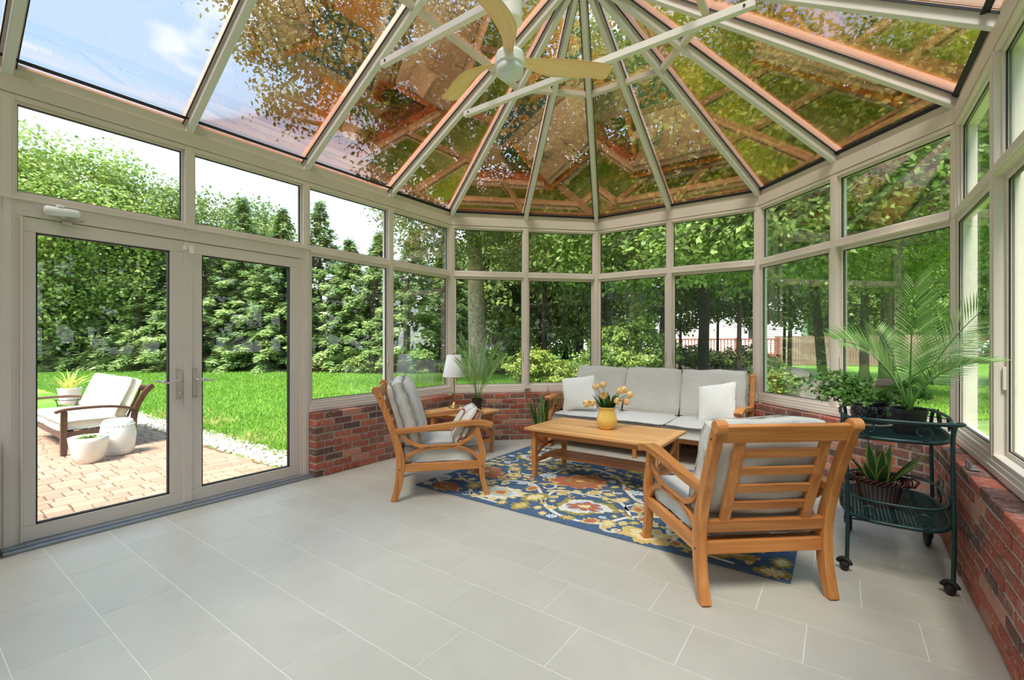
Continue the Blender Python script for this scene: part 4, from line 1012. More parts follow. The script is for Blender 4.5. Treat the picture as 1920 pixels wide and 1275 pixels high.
# push handle at the near wall-side end and leaf ornaments
MB().tube(spline([(-.23, -.36, .872), (-.1, -.405, .876), (.1, -.405, .876), (.20, -.40, .878), (.245, -.385, .88), (.258, -.36, .88), (.24, -.34, .878)], 6), .0105, 8).build('handle', GREENMETAL, cart, smooth=True)
g = MB()
for z in (LZ+.03, UZ+.02):
    for y in (.30, -.05):
        for k in range(5):
            a = math.radians(50+k*20); g.add([(.245, y, z), (.247, y+.012+.05*math.cos(a), z+.03*math.sin(a)), (.245, y+.085*math.cos(a), z+.085*math.sin(a)), (.243, y-.012+.05*math.cos(a), z+.04*math.sin(a)),
                  (.251, y, z), (.253, y+.012+.05*math.cos(a), z+.03*math.sin(a)), (.251, y+.085*math.cos(a), z+.085*math.sin(a)), (.249, y-.012+.05*math.cos(a), z+.04*math.sin(a))], [(0,1,2,3), (7,6,5,4), (0,4,5,1), (1,5,6,2), (2,6,7,3), (3,7,4,0)])
g.build('leaf_ornament', GREENMETAL, cart)
for x in (-.218, .222):
    w_ = MB().lathe([(0, -.016), (.022, -.016), (.028, -.008), (.028, .008), (.022, .016), (0, .016)], 20, m=T((x-.012, -.345, .028)) @ RZ(25) @ RY(90)).build('caster', RUBBER, cart, smooth=False, bevel=.002)
    MB().tube([(x-.012+.03*math.cos(a), -.345-.012*math.cos(a), .032+.034*math.sin(a)) for a in np.linspace(.2, 2.9, 9)], .012, 8).build('caster_hood', RUBBER, w_, smooth=True)
    mm = T((x+(.02 if x < 0 else -.02), .345, .088)) @ RY(90)
    w_ = MB().tube([tuple(mm @ V((.073*math.cos(a), .073*math.sin(a), 0))) for a in np.linspace(0, 2*math.pi, 33)[:-1]], .015, 10, True).build('wheel', RUBBER, cart, smooth=True)
    g = MB()
    for k in range(6): a = k*math.pi/3; g.tube([mm @ V((0, 0, 0)), mm @ V((.066*math.cos(a), .066*math.sin(a), 0))], .004, 6)
    g.lathe([(0, -.014), (.016, -.014), (.016, .014), (0, .014)], 14, m=mm); g.build('spoke', GREENMETAL, w_)
MB().tube([(-.23, .345, .088), (.235, .345, .088)], .006, 8).build('axle', GREENMETAL, cart)

bp_ = thing('potted_palm', 'large feathery palm in a plain black pot on top of the plant cart', 'potted plant', (.32, 3.44, UZ+.004))
MB().lathe([(0, 0), (.068, 0), (.08, .118), (.085, .118), (.085, .14), (.076, .14), (.073, .115), (0, .115)], 24).build('pot', BLACKPOT, bp_)
pot_soil(bp_, .074, .118)
MB().tube([(0, 0, .1), (.005, 0, .2), (.0, 0, .26)], [.02, .016, .01], 10).build('crown_stem', STEM, bp_, smooth=True)
def fr_to(px, py, t, e_sag, lw, n, seed, tw=.5, base=(.0, .0, .13)):
    """frond aimed from the pot at a point t along a sight line"""
    b = bp_.location+V(base); q = at(px, py, t); d = q-b; L = d.length*1.05; az = math.atan2(d.y, d.x); el = math.degrees(math.asin(d.z/d.length))
    frond('frond', bp_, base, az, L, min(89, el+e_sag), el-e_sag*1.3, lw, n, PALM, .0145, .28, .05, .006, seed, V((-fv.x*tw, -fv.y*tw, 1-tw)))
fr_to(1713, 545, 2.42, 3, .23, 32, 1, .98); fr_to(1570, 650, 2.35, 24, .20, 32, 2, .5); fr_to(1866, 572, 2.5, 12, .20, 32, 3, .6)
fr_to(1862, 685, 2.25, 30, .17, 30, 4, .2); fr_to(1645, 625, 2.9, 10, .20, 32, 5, .8); fr_to(1765, 640, 2.95, 14, .18, 28, 6, .7); fr_to(1830, 645, 2.75, 18, .18, 28, 8, .5)

def leaf_cloud(name, parent, pts, size, mat, seed, up=.4, kind='stuff', asp=.7):
    r = np.random.default_rng(seed); P = np.array([tuple(p) for p in pts]); n = len(P)
    d = r.normal(size=(n, 3)); d[:, 2] = d[:, 2]*.6-.1; d /= np.linalg.norm(d, axis=1)[:, None]
    u = r.normal(size=(n, 3)); u[:, 2] += 1; s_ = np.cross(d, u); s_ /= np.linalg.norm(s_, axis=1)[:, None]
    L = size*r.uniform(.6, 1.25, n)[:, None]
    Q = np.stack([P, P+d*L*.45+s_*L*asp*.5, P+d*L, P+d*L*.45-s_*L*asp*.5], 1).reshape(-1, 3)
    o = quads(name, Q, 4, mat, parent, np.clip(r.normal(.5, .25, n), 0, 1)); o['kind'] = kind; return o
iv = thing('potted_ivy', 'trailing small-leaved plant in a dark speckled pot on the plant cart', 'potted plant', (.16, 3.67, UZ+.004))
def speckle():
    m, nn, ll, bs = nodes('speckled_pot'); bs.inputs['Roughness'].default_value = .3; v = N(nn, 'ShaderNodeTexVoronoi', Scale=70); ll.new(mapped(nn, ll), v.inputs['Vector'])
    r = ramp(nn, ll, v.outputs['Distance'], [(.3, lin(96, 104, 112)), (.45, lin(22, 26, 32))]); ll.new(r.outputs[0], bs.inputs['Base Color']); return m
SPK = speckle()
MB().lathe([(0, 0), (.07, 0), (.098, .03), (.108, .075), (.1, .12), (.098, .135), (.108, .14), (.108, .152), (.092, .152), (.088, .13), (0, .13)], 32).build('pot', SPK, iv, smooth=True)
MB().lathe([(0, 0), (.1, 0), (.118, .016), (.1, .012), (0, .008)], 28).build('saucer', CERAMIC, iv, smooth=True)
pot_soil(iv, .088, .132)
rr = random.Random(3); pts = []; g = MB()
for k in range(58):
    az = rr.choice([rr.uniform(1.8, 4.2), rr.uniform(0, 6.28)]); L = rr.uniform(.16, .50); e0 = rr.uniform(30, 75); p = V((.03*math.cos(az), .03*math.sin(az), .14)); P = [p]; sway = rr.uniform(-.6, .6)
    for i in range(9):
        e = math.radians(e0-(e0+rr.uniform(10, 50))*(i/8)); p = p+V((math.cos(az+sway*i/8)*math.cos(e), math.sin(az+sway*i/8)*math.cos(e), math.sin(e)))*L/9; p.x = min(p.x, .24); P.append(p)
    g.tube(P, .0016, 4)
    for q0, q1 in zip(P[1:-1], P[2:]):
        for _ in range(5): pts.append(q0.lerp(q1, rr.random())+V((rr.gauss(0, .008), rr.gauss(0, .008), rr.gauss(0, .006))))
g.build('stem', STEM, iv); leaf_cloud('foliage', iv, pts, .030, IVY, 2)

bk = thing('basket_plant', 'variegated strap-leaf plant in a dark wicker basket on the lower cart shelf', 'potted plant', (.19, 3.53, LZ+.008))
g = MB()
for k in range(30):
    a = 2*math.pi*k/30; g.tube([(.085*math.cos(a), .085*math.sin(a), .0), (.112*math.cos(a), .112*math.sin(a), .13), (.13*math.cos(a), .13*math.sin(a), .145)], .0028, 5)
for r_, z in ((.086, .003), (.092, .03), (.112, .13)): g.tube([(r_*math.cos(a), r_*math.sin(a), z) for a in np.linspace(0, 2*math.pi, 37)[:-1]], .003, 5, True)
g.build('basket', WICKER, bk)
g = MB()
for k in range(3):
    g.tube([((.128+.012*math.cos(9*a+k*2.1))*math.cos(a), (.128+.012*math.cos(9*a+k*2.1))*math.sin(a), .146+.012*math.sin(9*a+k*2.1)) for a in np.linspace(0, 2*math.pi, 121)[:-1]], .006, 5, True)
g.build('braided_rim', WICKER, bk, smooth=True)
MB().lathe([(0, .004), (.076, .004), (.096, .12), (.09, .12), (.088, .11), (0, .11)], 24).build('liner', plain('grey_liner', lin(130, 128, 126), .6), bk); pot_soil(bk, .088, .112)
g = MB()
for s in (-1, 1): g.tube([(s*.10, .03*s, .13), (s*.16, .03*s, .165), (s*.185, .02*s, .15), (s*.165, .0, .125), (s*.12, 0, .12)], .009, 6)
g.build('handle', WICKER, bk, smooth=True)
rr = random.Random(9)
for k in range(12):
    az = k*2.4+rr.uniform(-.3, .3); ln = rr.uniform(.20, .33); le = rr.uniform(45, 80)
    o = strap_leaf(None, (.03*math.cos(az), .03*math.sin(az), .11), az, ln, .055, le, rr.uniform(5, 35), 9, .25).build('leaf', TLEAF, bk, smooth=True); rim_strip(o, o.data, 9, .008)
MB().tube([(0, 0, .11), (.01, .0, .25), (.012, .0, .28)], .004, 6).build('flower_stalk', WICKER, bk)
MB().lathe([(0, -.02), (.02, -.012), (.024, .005), (.014, .02), (0, .022)], 14, (.012, 0, .29)).build('dried_flower', WICKER, bk, smooth=True)

# metal clips lying on the wall ledge
for k, y in enumerate((3.40, 3.47)):
    c = thing('sill_clip', 'small grey metal clip on the brick ledge, '+('the one farther from the plant cart' if k == 0 else 'the one closer to the plant cart'), 'clip', (XR-.075, y, ZB), .1)
    MB().box(-.022, .022, -.016, .016, 0, .006).build('plate', THRESH, c, bevel=.001); MB().box(-.02, -.012, -.014, .014, .004, .04).build('tab', THRESH, c, bevel=.001); MB().tube([(-.016, -.017, .036), (-.016, .017, .036)], .006, 8).build('pin', THRESH, c)
# ------------------------------------------------------------------ outdoors
GZ = -.12
gnd = MB().add([(-75, -40, GZ), (60, -40, GZ), (60, 75, GZ), (-75, 75, GZ), (-75, -40, GZ-.3), (60, -40, GZ-.3), (60, 75, GZ-.3), (-75, 75, GZ-.3)], [(0,1,2,3), (7,6,5,4), (0,4,5,1), (1,5,6,2), (2,6,7,3), (3,7,4,0)]).build('ground', TURF, None)
tag(gnd, 'mown green lawn ground around the sunroom with dry patches', 'lawn', kind='structure')
# -------- patio
PX0, PX1, PY0, PY1 = -13.0, XL-.13, YB, 2.62
pat = thing('patio', 'tan tumbled concrete paver patio outside the French doors', 'patio', kind='structure')
MB().box(PX0, PX1, PY0, PY1, GZ-.05, -.108).build('sand_bed', plain('joint_sand', lin(112, 84, 64), .95, var=.2, scale=30, bmp=.4), pat)
def paver_mesh(w, d, i):
    r = random.Random(i); o = []; n = 12
    bm = bmesh.new(); bmesh.ops.create_cube(bm, size=1)
    for v in bm.verts: v.co = V((v.co.x*w+r.uniform(-.004, .004), v.co.y*d+r.uniform(-.004, .004), v.co.z*.05))
    bmesh.ops.bevel(bm, geom=[e_ for e_ in bm.edges if abs(e_.verts[0].co.z+e_.verts[1].co.z) < .01 or (e_.verts[0].co.z > 0 and e_.verts[1].co.z > 0)], offset=.009, segments=1, affect='EDGES')
    me = bpy.data.meshes.new('paver'); bm.to_mesh(me); bm.free(); me.materials.append(PAVER); return me
SZ = [.12, .17, .23]; PM = {(a, b): [paver_mesh(a-.010, b-.010, k+10*j) for k in range(3)] for j, (a, b) in enumerate((x, y) for x in (.115, .175) for y in (.12, .17, .23))}
cand = []; rr = random.Random(21); x = PX1; row = 0
while x > PX0+.2:
    wd = .175 if row % 3 != 2 else .115; y = PY0+rr.uniform(0, .1); row += 1
    while y < PY1-.06:
        d = rr.choice(SZ)
        if y+d > PY1: d = .12
        cand.append((x-wd/2, y+d/2, wd, d)); y += d
    x -= wd
def paver_seen(c):
    rx = c[0]*math.cos(YAW)+c[1]*math.sin(YAW); d = -c[0]*math.sin(YAW)+c[1]*math.cos(YAW); px = 960+FPX*rx/d if d > .1 else -999
    return 45 < px < 560 and d > 2.2
seen = sorted([c for c in cand if paver_seen(c)], key=lambda c: c[0]**2+c[1]**2); near = set(seen[:295]); rest = MB()
for c in cand:
    if c in near:
        o = bpy.data.objects.new('paver', rr.choice(PM[(c[2], c[3])])); C.objects.link(o); o.parent = pat; o.location = (c[0], c[1], -.124+rr.uniform(-.002, .002)); o.rotation_euler = (0, 0, rr.choice((0, math.pi))+rr.uniform(-.02, .02))
    else: rest.box(c[0]-c[2]/2+.006, c[0]+c[2]/2-.006, c[1]-c[3]/2+.006, c[1]+c[3]/2-.006, -.13, -.101+rr.uniform(-.002, .002))
o = rest.build('paver_field', PAVER, pat); o['kind'] = 'stuff'
# -------- pebble strip
nP = 5200; ic = bmesh.new(); bmesh.ops.create_icosphere(ic, subdivisions=1, radius=1); iv_ = np.array([v.co[:] for v in ic.verts]); it = np.array([[v.index for v in f.verts] for f in ic.faces]); ic.free()
pc = np.stack([RNG.uniform(PX0, PX1+.1, nP), 2.64+RNG.beta(1.4, 1.8, nP)*.46, GZ+RNG.uniform(.0, .03, nP)], 1); ps = RNG.uniform(.012, .032, (nP, 1))*np.stack([np.ones(nP), RNG.uniform(.7, 1, nP), RNG.uniform(.5, .8, nP)], 1)
ra = RNG.uniform(0, 6.28, nP); vv = iv_[None]*ps[:, None]; vx = vv[..., 0]*np.cos(ra)[:, None]-vv[..., 1]*np.sin(ra)[:, None]; vy = vv[..., 0]*np.sin(ra)[:, None]+vv[..., 1]*np.cos(ra)[:, None]
allv = np.stack([vx, vy, vv[..., 2]], -1)+pc[:, None]; tri = (allv[:, it.ravel()]).reshape(-1, 3)
def pebmat():
    m, nn, ll, bs = nodes('white_gravel'); bs.inputs['Roughness'].default_value = .8; a = nn.new('ShaderNodeAttribute'); a.attribute_name = 'tint'
    r = ramp(nn, ll, a.outputs['Fac'], [(0, lin(150, 136, 120)), (.4, lin(206, 194, 176)), (1, lin(240, 234, 224))]); ll.new(r.outputs[0], bs.inputs['Base Color']); return m
o = quads('gravel_border', tri, 3, pebmat(), None, np.repeat(RNG.uniform(0, 1, nP), len(it)), True)
tag(o, 'strip of white pebbles between the patio pavers and the lawn', 'gravel', kind='stuff')
# -------- grass blades
nG = 150000; gx = RNG.uniform(0, 1, nG); gy = RNG.uniform(0, 1, nG)
X = -4.5-24*gx**1.25; Y = 3.0+RNG.uniform(-.12, .12, nG)+15*gy**1.5
nF = 50000; X2 = RNG.uniform(-5, 6, nF); Y2 = 6.6+RNG.uniform(0, 1, nF)**1.3*14; X = np.concatenate([X, X2]); Y = np.concatenate([Y, Y2]); nG += nF
keep = (Y-X > 9.3) | (X < -4.6) ; keep &= (Y > 6.6) | (X < -4.5); X, Y = X[keep], Y[keep]; nG = len(X)
dist = np.hypot(X, Y); hh = RNG.uniform(.03, .075, nG)*(1+dist*.02); wg = .004+.0009*dist; a = RNG.uniform(0, 6.28, nG); lean = RNG.normal(0, .35, (nG, 2))*hh[:, None]
gt_ = np.clip(RNG.normal(.32, .14, nG), 0, .62)
for cx_, cy_, r_ in [(-6.4, 3.9, .7), (-5.4, 3.4, .5), (-7.6, 4.6, .8), (-9.0, 3.5, .7), (-8.4, 5.4, .5), (-6.0, 4.9, .5), (-10.5, 3.4, .8), (-5.2, 4.2, .35), (-7.0, 3.2, .5)]:
    near_ = np.exp(-((X-cx_)**2+(Y-cy_)**2*2)/(r_**2*.5)); gt_ = np.where(RNG.uniform(size=nG) < near_*.75, RNG.uniform(.8, 1, nG), gt_)
B0 = np.stack([X, Y, np.full(nG, GZ-.005)], 1); sd = np.stack([np.cos(a)*wg, np.sin(a)*wg, np.zeros(nG)], 1); tp = B0+np.stack([lean[:, 0], lean[:, 1], hh], 1)
o = quads('grass', np.stack([B0-sd, B0+sd, tp], 1).reshape(-1, 3), 3, GRASS, None, gt_); tag(o, 'short bright green grass blades of the lawn', 'grass', kind='stuff')

# -------- patio furniture
lv = thing('garden_loveseat', 'dark wood garden loveseat with cream cushions on the patio', 'loveseat', (-8.68, 1.70, -.10), math.pi)
LWd, LD = .93, .34                                             # local +y is its front
for s in (-1, 1):
    x = s*LWd
    MB().ribbon(spline([(x, LD, 0), (x, LD, .3), (x, LD-.005, .54)], 3), .06, .06, (1, 0, 0)).build('front_leg', DARKWOOD[2], lv, bevel=.005)
    MB().ribbon(spline([(x, -LD+.02, 0), (x, -LD, .25), (x, -LD-.03, .5), (x, -LD-.14, .72), (x, -LD-.22, .80)], 4), .06, .065, (1, 0, 0)).build('rear_leg', DARKWOOD[2], lv, bevel=.005)
    MB().ribbon(spline([(x, -LD-.03, .50), (x, -.1, .56), (x, LD-.05, .565), (x, LD+.08, .535)], 5), .085, .032, (1, 0, 0)).build('armrest', DARKWOOD[1], lv, bevel=.006)
    MB().box(x-.015, x+.015, -LD, LD, .20, .29).build('side_rail', DARKWOOD[1], lv, bevel=.004)
MB().box(-LWd, LWd, LD-.02, LD+.015, .20, .29).build('front_rail', DARKWOOD[0], lv, bevel=.004)
MB().box(-LWd, LWd, -.016, .016, -.04, .04, T((0, -LD-.185, .75)) @ RX(25)).build('top_rail', DARKWOOD[0], lv, bevel=.004)
MB().box(-LWd, LWd, -LD-.015, -LD+.02, .22, .30).build('back_rail', DARKWOOD[0], lv, bevel=.004)
for k in range(9):
    x = -.8+.2*k; MB().bar((x, -LD, .3), (x, -LD-.17, .73), .05, .018, (0, 1, .4)).build('back_slat', DARKWOOD[2], lv, bevel=.003)
for k in range(5): MB().box(-LWd, LWd, -.3+.14*k-.035, -.3+.14*k+.035, .262, .28).build('seat_slat', DARKWOOD[0], lv, bevel=.002)
for i in (-1, 1):
    cushion('seat_cushion', lv, T((i*.455, .04, .355)), CREAMCUSH, .90, .68, .14, .72, 3, seed=60+i, piping=CREAMCUSH)
    cushion('back_cushion', lv, T((i*.455, -.30, .65)) @ RX(112), CREAMCUSH, .90, .52, .15, .72, 3, seed=64+i, piping=CREAMCUSH)
st = thing('garden_stool', 'white ceramic drum garden stool beside the loveseat', 'garden stool', (-7.33, 1.78, -.10))
MB().lathe([(0, 0), (.125, 0), (.142, .012), (.15, .03), (.158, .06), (.168, .12), (.178, .2), (.18, .24), (.174, .31), (.16, .38), (.15, .415), (.135, .432), (.1, .44), (0, .442)], 40).build('body', CERAMIC, st, smooth=True)
for z, r_ in ((.062, .161), (.372, .164)):
    for j in range(26): a = j*2*math.pi/26; MB().lathe([(0, -.009), (.008, -.005), (.009, .0), (.008, .005), (0, .009)], 8, (r_*math.cos(a), r_*math.sin(a), z)).build('stud', CERAMIC, st, smooth=True)
for k in range(2): MB().tube([(.18*math.cos(a_), .18*math.sin(a_), z_) for a_, z_ in [(k*math.pi+.9+.16*math.cos(q), .235+.03*math.sin(q)) for q in np.linspace(0, 6.28, 13)[:-1]]], .005, 6, True).build('hand_hole', CERAMIC, st, smooth=True)
pb = thing('bowl_planter', 'low white tapered planter bowl with a small green plant', 'planter', (-7.10, 1.46, -.10))
MB().lathe([(0, 0), (.10, 0), (.112, .008), (.14, .07), (.165, .16), (.178, .25), (.183, .30), (.176, .302), (.168, .27), (.16, .25), (0, .25)], 40).build('bowl', CERAMIC, pb, smooth=True)
MB().lathe([(0, 0), (.162, 0), (.162, .004), (0, .008)], 24, (0, 0, .25)).build('soil', SOIL, pb)
leaf_cloud('foliage', pb, [(RNG.normal(.02, .04), RNG.normal(0, .04), .26+abs(RNG.normal(0, .025))) for _ in range(120)], .05, LEAF_A, 4)
sp2 = thing('spider_plant', 'arching yellow-green plant in a white pot on a wire stand by the lawn', 'potted plant', tuple(at(131, 780, 8.9).xy)+(GZ,))
MB().lathe([(0, .21), (.13, .21), (.145, .24), (.18, .50), (.186, .52), (.176, .52), (.17, .47), (0, .47)], 32).build('pot', CERAMIC, sp2, smooth=True)
g = MB()
for k in range(3):
    a = k*2.094+.4; g.tube(spline([(.24*math.cos(a), .24*math.sin(a), 0), (.2*math.cos(a), .2*math.sin(a), .12), (.17*math.cos(a), .17*math.sin(a), .20), (.2*math.cos(a), .2*math.sin(a), .30), (.23*math.cos(a), .23*math.sin(a), .31)], 4), .008, 6)
for r_, z in ((.16, .19), (.2, .30)): g.tube([(r_*math.cos(a), r_*math.sin(a), z) for a in np.linspace(0, 6.283, 25)[:-1]], .007, 6, True)
g.build('wire_stand', GASKET, sp2, smooth=True)
SPID = plain('spider_leaf', lin(206, 214, 96), .5, var=.3, scale=20); rr = random.Random(8)
for k in range(34):
    az = rr.uniform(0, 6.28); strap_leaf(None, (.04*math.cos(az), .04*math.sin(az), .47), az, rr.uniform(.3, .55), .026, rr.uniform(40, 84), rr.uniform(60, 120), 8, .3).build('leaf', SPID, sp2, smooth=True)

# -------- foliage
def leaves_at(P, nrm, size, rng, spread=.6, asp=.62):
    n = len(P); a = nrm+rng.normal(0, spread, (n, 3)); a /= np.linalg.norm(a, axis=1)[:, None]
    d = np.cross(a, rng.normal(size=(n, 3))); d[:, 2] -= .35; d -= a*(d*a).sum(1)[:, None]; d /= np.linalg.norm(d, axis=1)[:, None]; s_ = np.cross(a, d)
    L = (size*rng.uniform(.65, 1.3, n))[:, None]
    return np.stack([P-d*L*.5, P+s_*L*asp*.5, P+d*L*.5, P-s_*L*asp*.5], 1).reshape(-1, 3)
def crown_pts(blobs, n, rng, clump=.35, per=34, fill=.25):
    w = np.array([max(r[0]*r[2], .02) for _, r in blobs]); w = w/w.sum(); out = []; nr = []; tn = []
    for (c, r), k in zip(blobs, (w*n).astype(int)):
        c = np.array(c); r = np.array(r); m_ = max(2, k//per); d = rng.normal(size=(m_, 3)); d /= np.linalg.norm(d, axis=1)[:, None]
        rad = np.where(rng.uniform(size=m_) < fill, rng.uniform(.3, .8, m_), rng.uniform(.82, 1.05, m_))[:, None]; cc = c+d*r*rad; tone = rng.normal(0, .13, m_)
        idx = rng.integers(0, m_, k); sc = clump*(.5+.5*rng.uniform(size=(k, 1))); P = cc[idx]+rng.normal(size=(k, 3))*sc*np.array([1, 1, .55])
        out.append(P); nr.append(d[idx]*.7+np.array([0, 0, .8])); tn.append(tone[idx])
    P = np.concatenate(out); q = np.concatenate(nr); t_ = np.clip(.48+np.concatenate(tn)+rng.normal(0, .16, len(P)), 0, 1); return P, q, t_
def tree(name, label, cat, base, trunk, blobs, n, size, mat, seed, tr=.2, bark=None, clump=.35, group=None, limbs=True, asp=.62, per=34):
    rng = np.random.default_rng(seed); root = thing(name, label, cat, base, 0, group); b = V(base)
    bl = [((V(c)-b)[:], r) for c, r in blobs]; P, q, tt = crown_pts(bl, n, rng, clump, per)
    P[:, 2] = np.maximum(P[:, 2], .03); o = quads('foliage', leaves_at(P, q, size, rng, asp=asp), 4, mat, root, tt)
    if trunk:
        K_ = [V(p)-b for p in trunk]; pth = spline(K_, 5); k = len(pth); MB().tube(pth, [tr*(1.35 if i == 0 else 1)*(1-.6*i/k) for i in range(k)], 12).build('trunk', bark or BARK_DK, root, smooth=True)
        if limbs:
            g_ = random.Random(seed)
            for c, r in bl:
                c = V(c); s0 = pth[min(k-1, int(k*g_.uniform(.5, .95)))]; mid = s0.lerp(c, .5)+V((g_.uniform(-.3, .3), g_.uniform(-.3, .3), g_.uniform(.1, .6)*tr*3))
                pl_ = spline([s0, mid, c], 5); MB().tube(pl_, [tr*.45*(1-.8*i/len(pl_)) for i in range(len(pl_))], 7).build('limb', bark or BARK_DK, root, smooth=True)
    return root
def gp(px, t): p = at(px, HOR, t); return (p.x, p.y, GZ)
def BL(px, py, t, r, rz=None): return (at(px, py, t)[:], (r, r, rz or r*.8))
# broad trees along the far lawn edge
def broad(px, t, ztop, R, n, mat, seed, label, size=.2, z0=.5, base=None, group=None):
    b = base or gp(px, t); bl = []; g_ = random.Random(seed); H = ztop-z0
    for k in range(9):
        s = (k+.5)/9; rr_ = R*math.sin(math.pi*(.16+.72*s))**.8*.62; a = k*2.4+g_.uniform(-.4, .4); rad = R*.42*math.sin(math.pi*(.1+.85*s))
        bl.append(((b[0]+rad*math.cos(a), b[1]+rad*math.sin(a), GZ+z0+H*(.1+.82*s)), (rr_, rr_, rr_*.8)))
    return tree('broadleaf_tree', label, 'tree', b, [b, (b[0]+.2, b[1], b[2]+ztop*.4), (b[0], b[1]+.1, b[2]+ztop*.8)], bl, n, size, mat, seed, .24, group=group, clump=.5)
broad(40, 22, 12.0, 5.0, 34000, LEAF_A, 101, 'tall bright yellow-green tree behind the patio loveseat', .2)
broad(205, 24, 11.6, 4.6, 32000, LEAF_A, 102, 'tall light green tree seen through the door leaf with the closer', .2)
broad(330, 25.5, 10.6, 4.0, 26000, LEAF_B, 103, 'rounded mid green tree behind the meeting of the French doors', .2)
broad(470, 28, 10.2, 3.8, 24000, LEAF_C, 104, 'dark green tree rising above the hemlocks over the second door leaf', .2, 2.0)
broad(-120, 22, 12.5, 5.0, 16000, LEAF_A, 105, 'tall yellow-green tree beyond the house side end of the lawn', .24)
broad(-330, 21, 11.5, 5.0, 10000, LEAF_B, 106, 'mid green tree past the far end of the patio lawn', .28, .0)
def conifer(px, t, H, R, seed, label, nb=230, mat=None):
    rng = np.random.default_rng(seed); b = gp(px, t); root = thing('hemlock', label, 'tree', b, 0, None); P = []; Dr = []
    Ps, Ds, Ss, Ls, Ts = [], [], [], [], []
    for k in range(nb):
        z = H*(.02+.96*(k/nb)**1.1); L = R*(1-z/H)**1.0*rng.uniform(.55, 1.2)+.05; az = k*2.4+rng.normal(0, .3); m_ = int(12+L*16); s = np.sqrt(rng.uniform(.06, 1, m_)); tone = rng.normal(0, .1)
        dx, dy = math.cos(az), math.sin(az); droop = rng.uniform(.1, .3)
        p = np.stack([dx*L*s, dy*L*s, z+.18*L*s-droop*L*s**2], 1)
        for sg in (-1, 1):
            for q in range(2):
                ang = sg*rng.uniform(.35, 1.1, m_); c, s_ = np.cos(ang), np.sin(ang); d = np.stack([dx*c-dy*s_, dx*s_+dy*c, rng.normal(-.22, .12, m_)], 1); d /= np.linalg.norm(d, axis=1)[:, None]
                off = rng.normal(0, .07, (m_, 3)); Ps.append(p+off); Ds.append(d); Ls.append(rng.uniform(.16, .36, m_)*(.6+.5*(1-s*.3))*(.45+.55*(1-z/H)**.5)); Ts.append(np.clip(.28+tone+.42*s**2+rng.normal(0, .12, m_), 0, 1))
    P = np.concatenate(Ps); D = np.concatenate(Ds); L = np.concatenate(Ls)[:, None]; Tt = np.concatenate(Ts); n = len(P)
    rad_ = P*np.array([1, 1, 0]); rad_ /= np.linalg.norm(rad_, axis=1)[:, None]+1e-6; up = np.array([0, 0, .75])+rad_*.6+rng.normal(0, .25, (n, 3)); S = np.cross(D, up); S /= np.linalg.norm(S, axis=1)[:, None]
    P[:, 2] = np.maximum(P[:, 2], .04)
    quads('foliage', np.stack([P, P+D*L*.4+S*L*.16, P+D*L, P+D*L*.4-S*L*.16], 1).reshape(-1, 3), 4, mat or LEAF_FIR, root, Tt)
    MB().tube([(0, 0, 0), (0, 0, H*.5), (0, 0, H*.97)], [.16, .1, .02], 8).build('trunk', BARK_DK, root)
    return root
CON = [(300, 23.0, 5.6, 2.6, 'low wide hemlock behind the door levers'), (385, 22.5, 7.0, 2.9, 'hemlock just past the meeting of the doors'), (455, 23.5, 9.0, 3.1, 'tall hemlock in the middle of the second door leaf'), (530, 22.8, 8.2, 3.0, 'hemlock behind the hinge side of the second door leaf'),
       (600, 23.4, 8.8, 3.0, 'tall pointed hemlock beside the brick end post'), (655, 22.6, 6.6, 2.5, 'hemlock with an open sky gap above it'), (712, 22.4, 6.9, 2.6, 'hemlock behind the high armchair back'), (775, 21.8, 6.8, 2.6, 'hemlock behind the lamp reflection'), (838, 22.5, 7.2, 2.6, 'hemlock nearest the thick oak trunk'),
       (235, 23.5, 4.6, 2.4, 'low hemlock under the light green tree'), (150, 22.8, 4.4, 2.4, 'low hemlock behind the loveseat'), (65, 22.5, 4.6, 2.4, 'low hemlock behind the yellow spider plant')]
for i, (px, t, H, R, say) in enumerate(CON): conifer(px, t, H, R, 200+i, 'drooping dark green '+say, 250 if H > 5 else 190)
for i, (x, y, H, R, mt) in enumerate(((15, -3, 12, 4.5, LEAF_C), (17, 5, 13, 4.8, LEAF_B), (16, 13, 12, 4.6, LEAF_C), (19, 21, 13, 5, LEAF_B), (13, 27, 12, 4.6, LEAF_C), (12, -11, 12, 4.6, LEAF_B), (22, -8, 14, 5, LEAF_C), (24, 10, 14, 5, LEAF_C), (13, -7, 12, 4.2, LEAF_B), (10, -16, 12, 4.6, LEAF_C), (20, 0, 13, 4.6, LEAF_C), (18, -15, 13, 4.8, LEAF_B), (11, 20, 11, 4, LEAF_C))):
    r_ = (x*math.cos(YAW)+y*math.sin(YAW)); d_ = (-x*math.sin(YAW)+y*math.cos(YAW)); broad(0, 1, H, R, 5500, mt, 400+i, 'leafy tree of the far garden side, mirrored in the door panes', .44, .0, (x, y, GZ), 'trees mirrored in the panes')
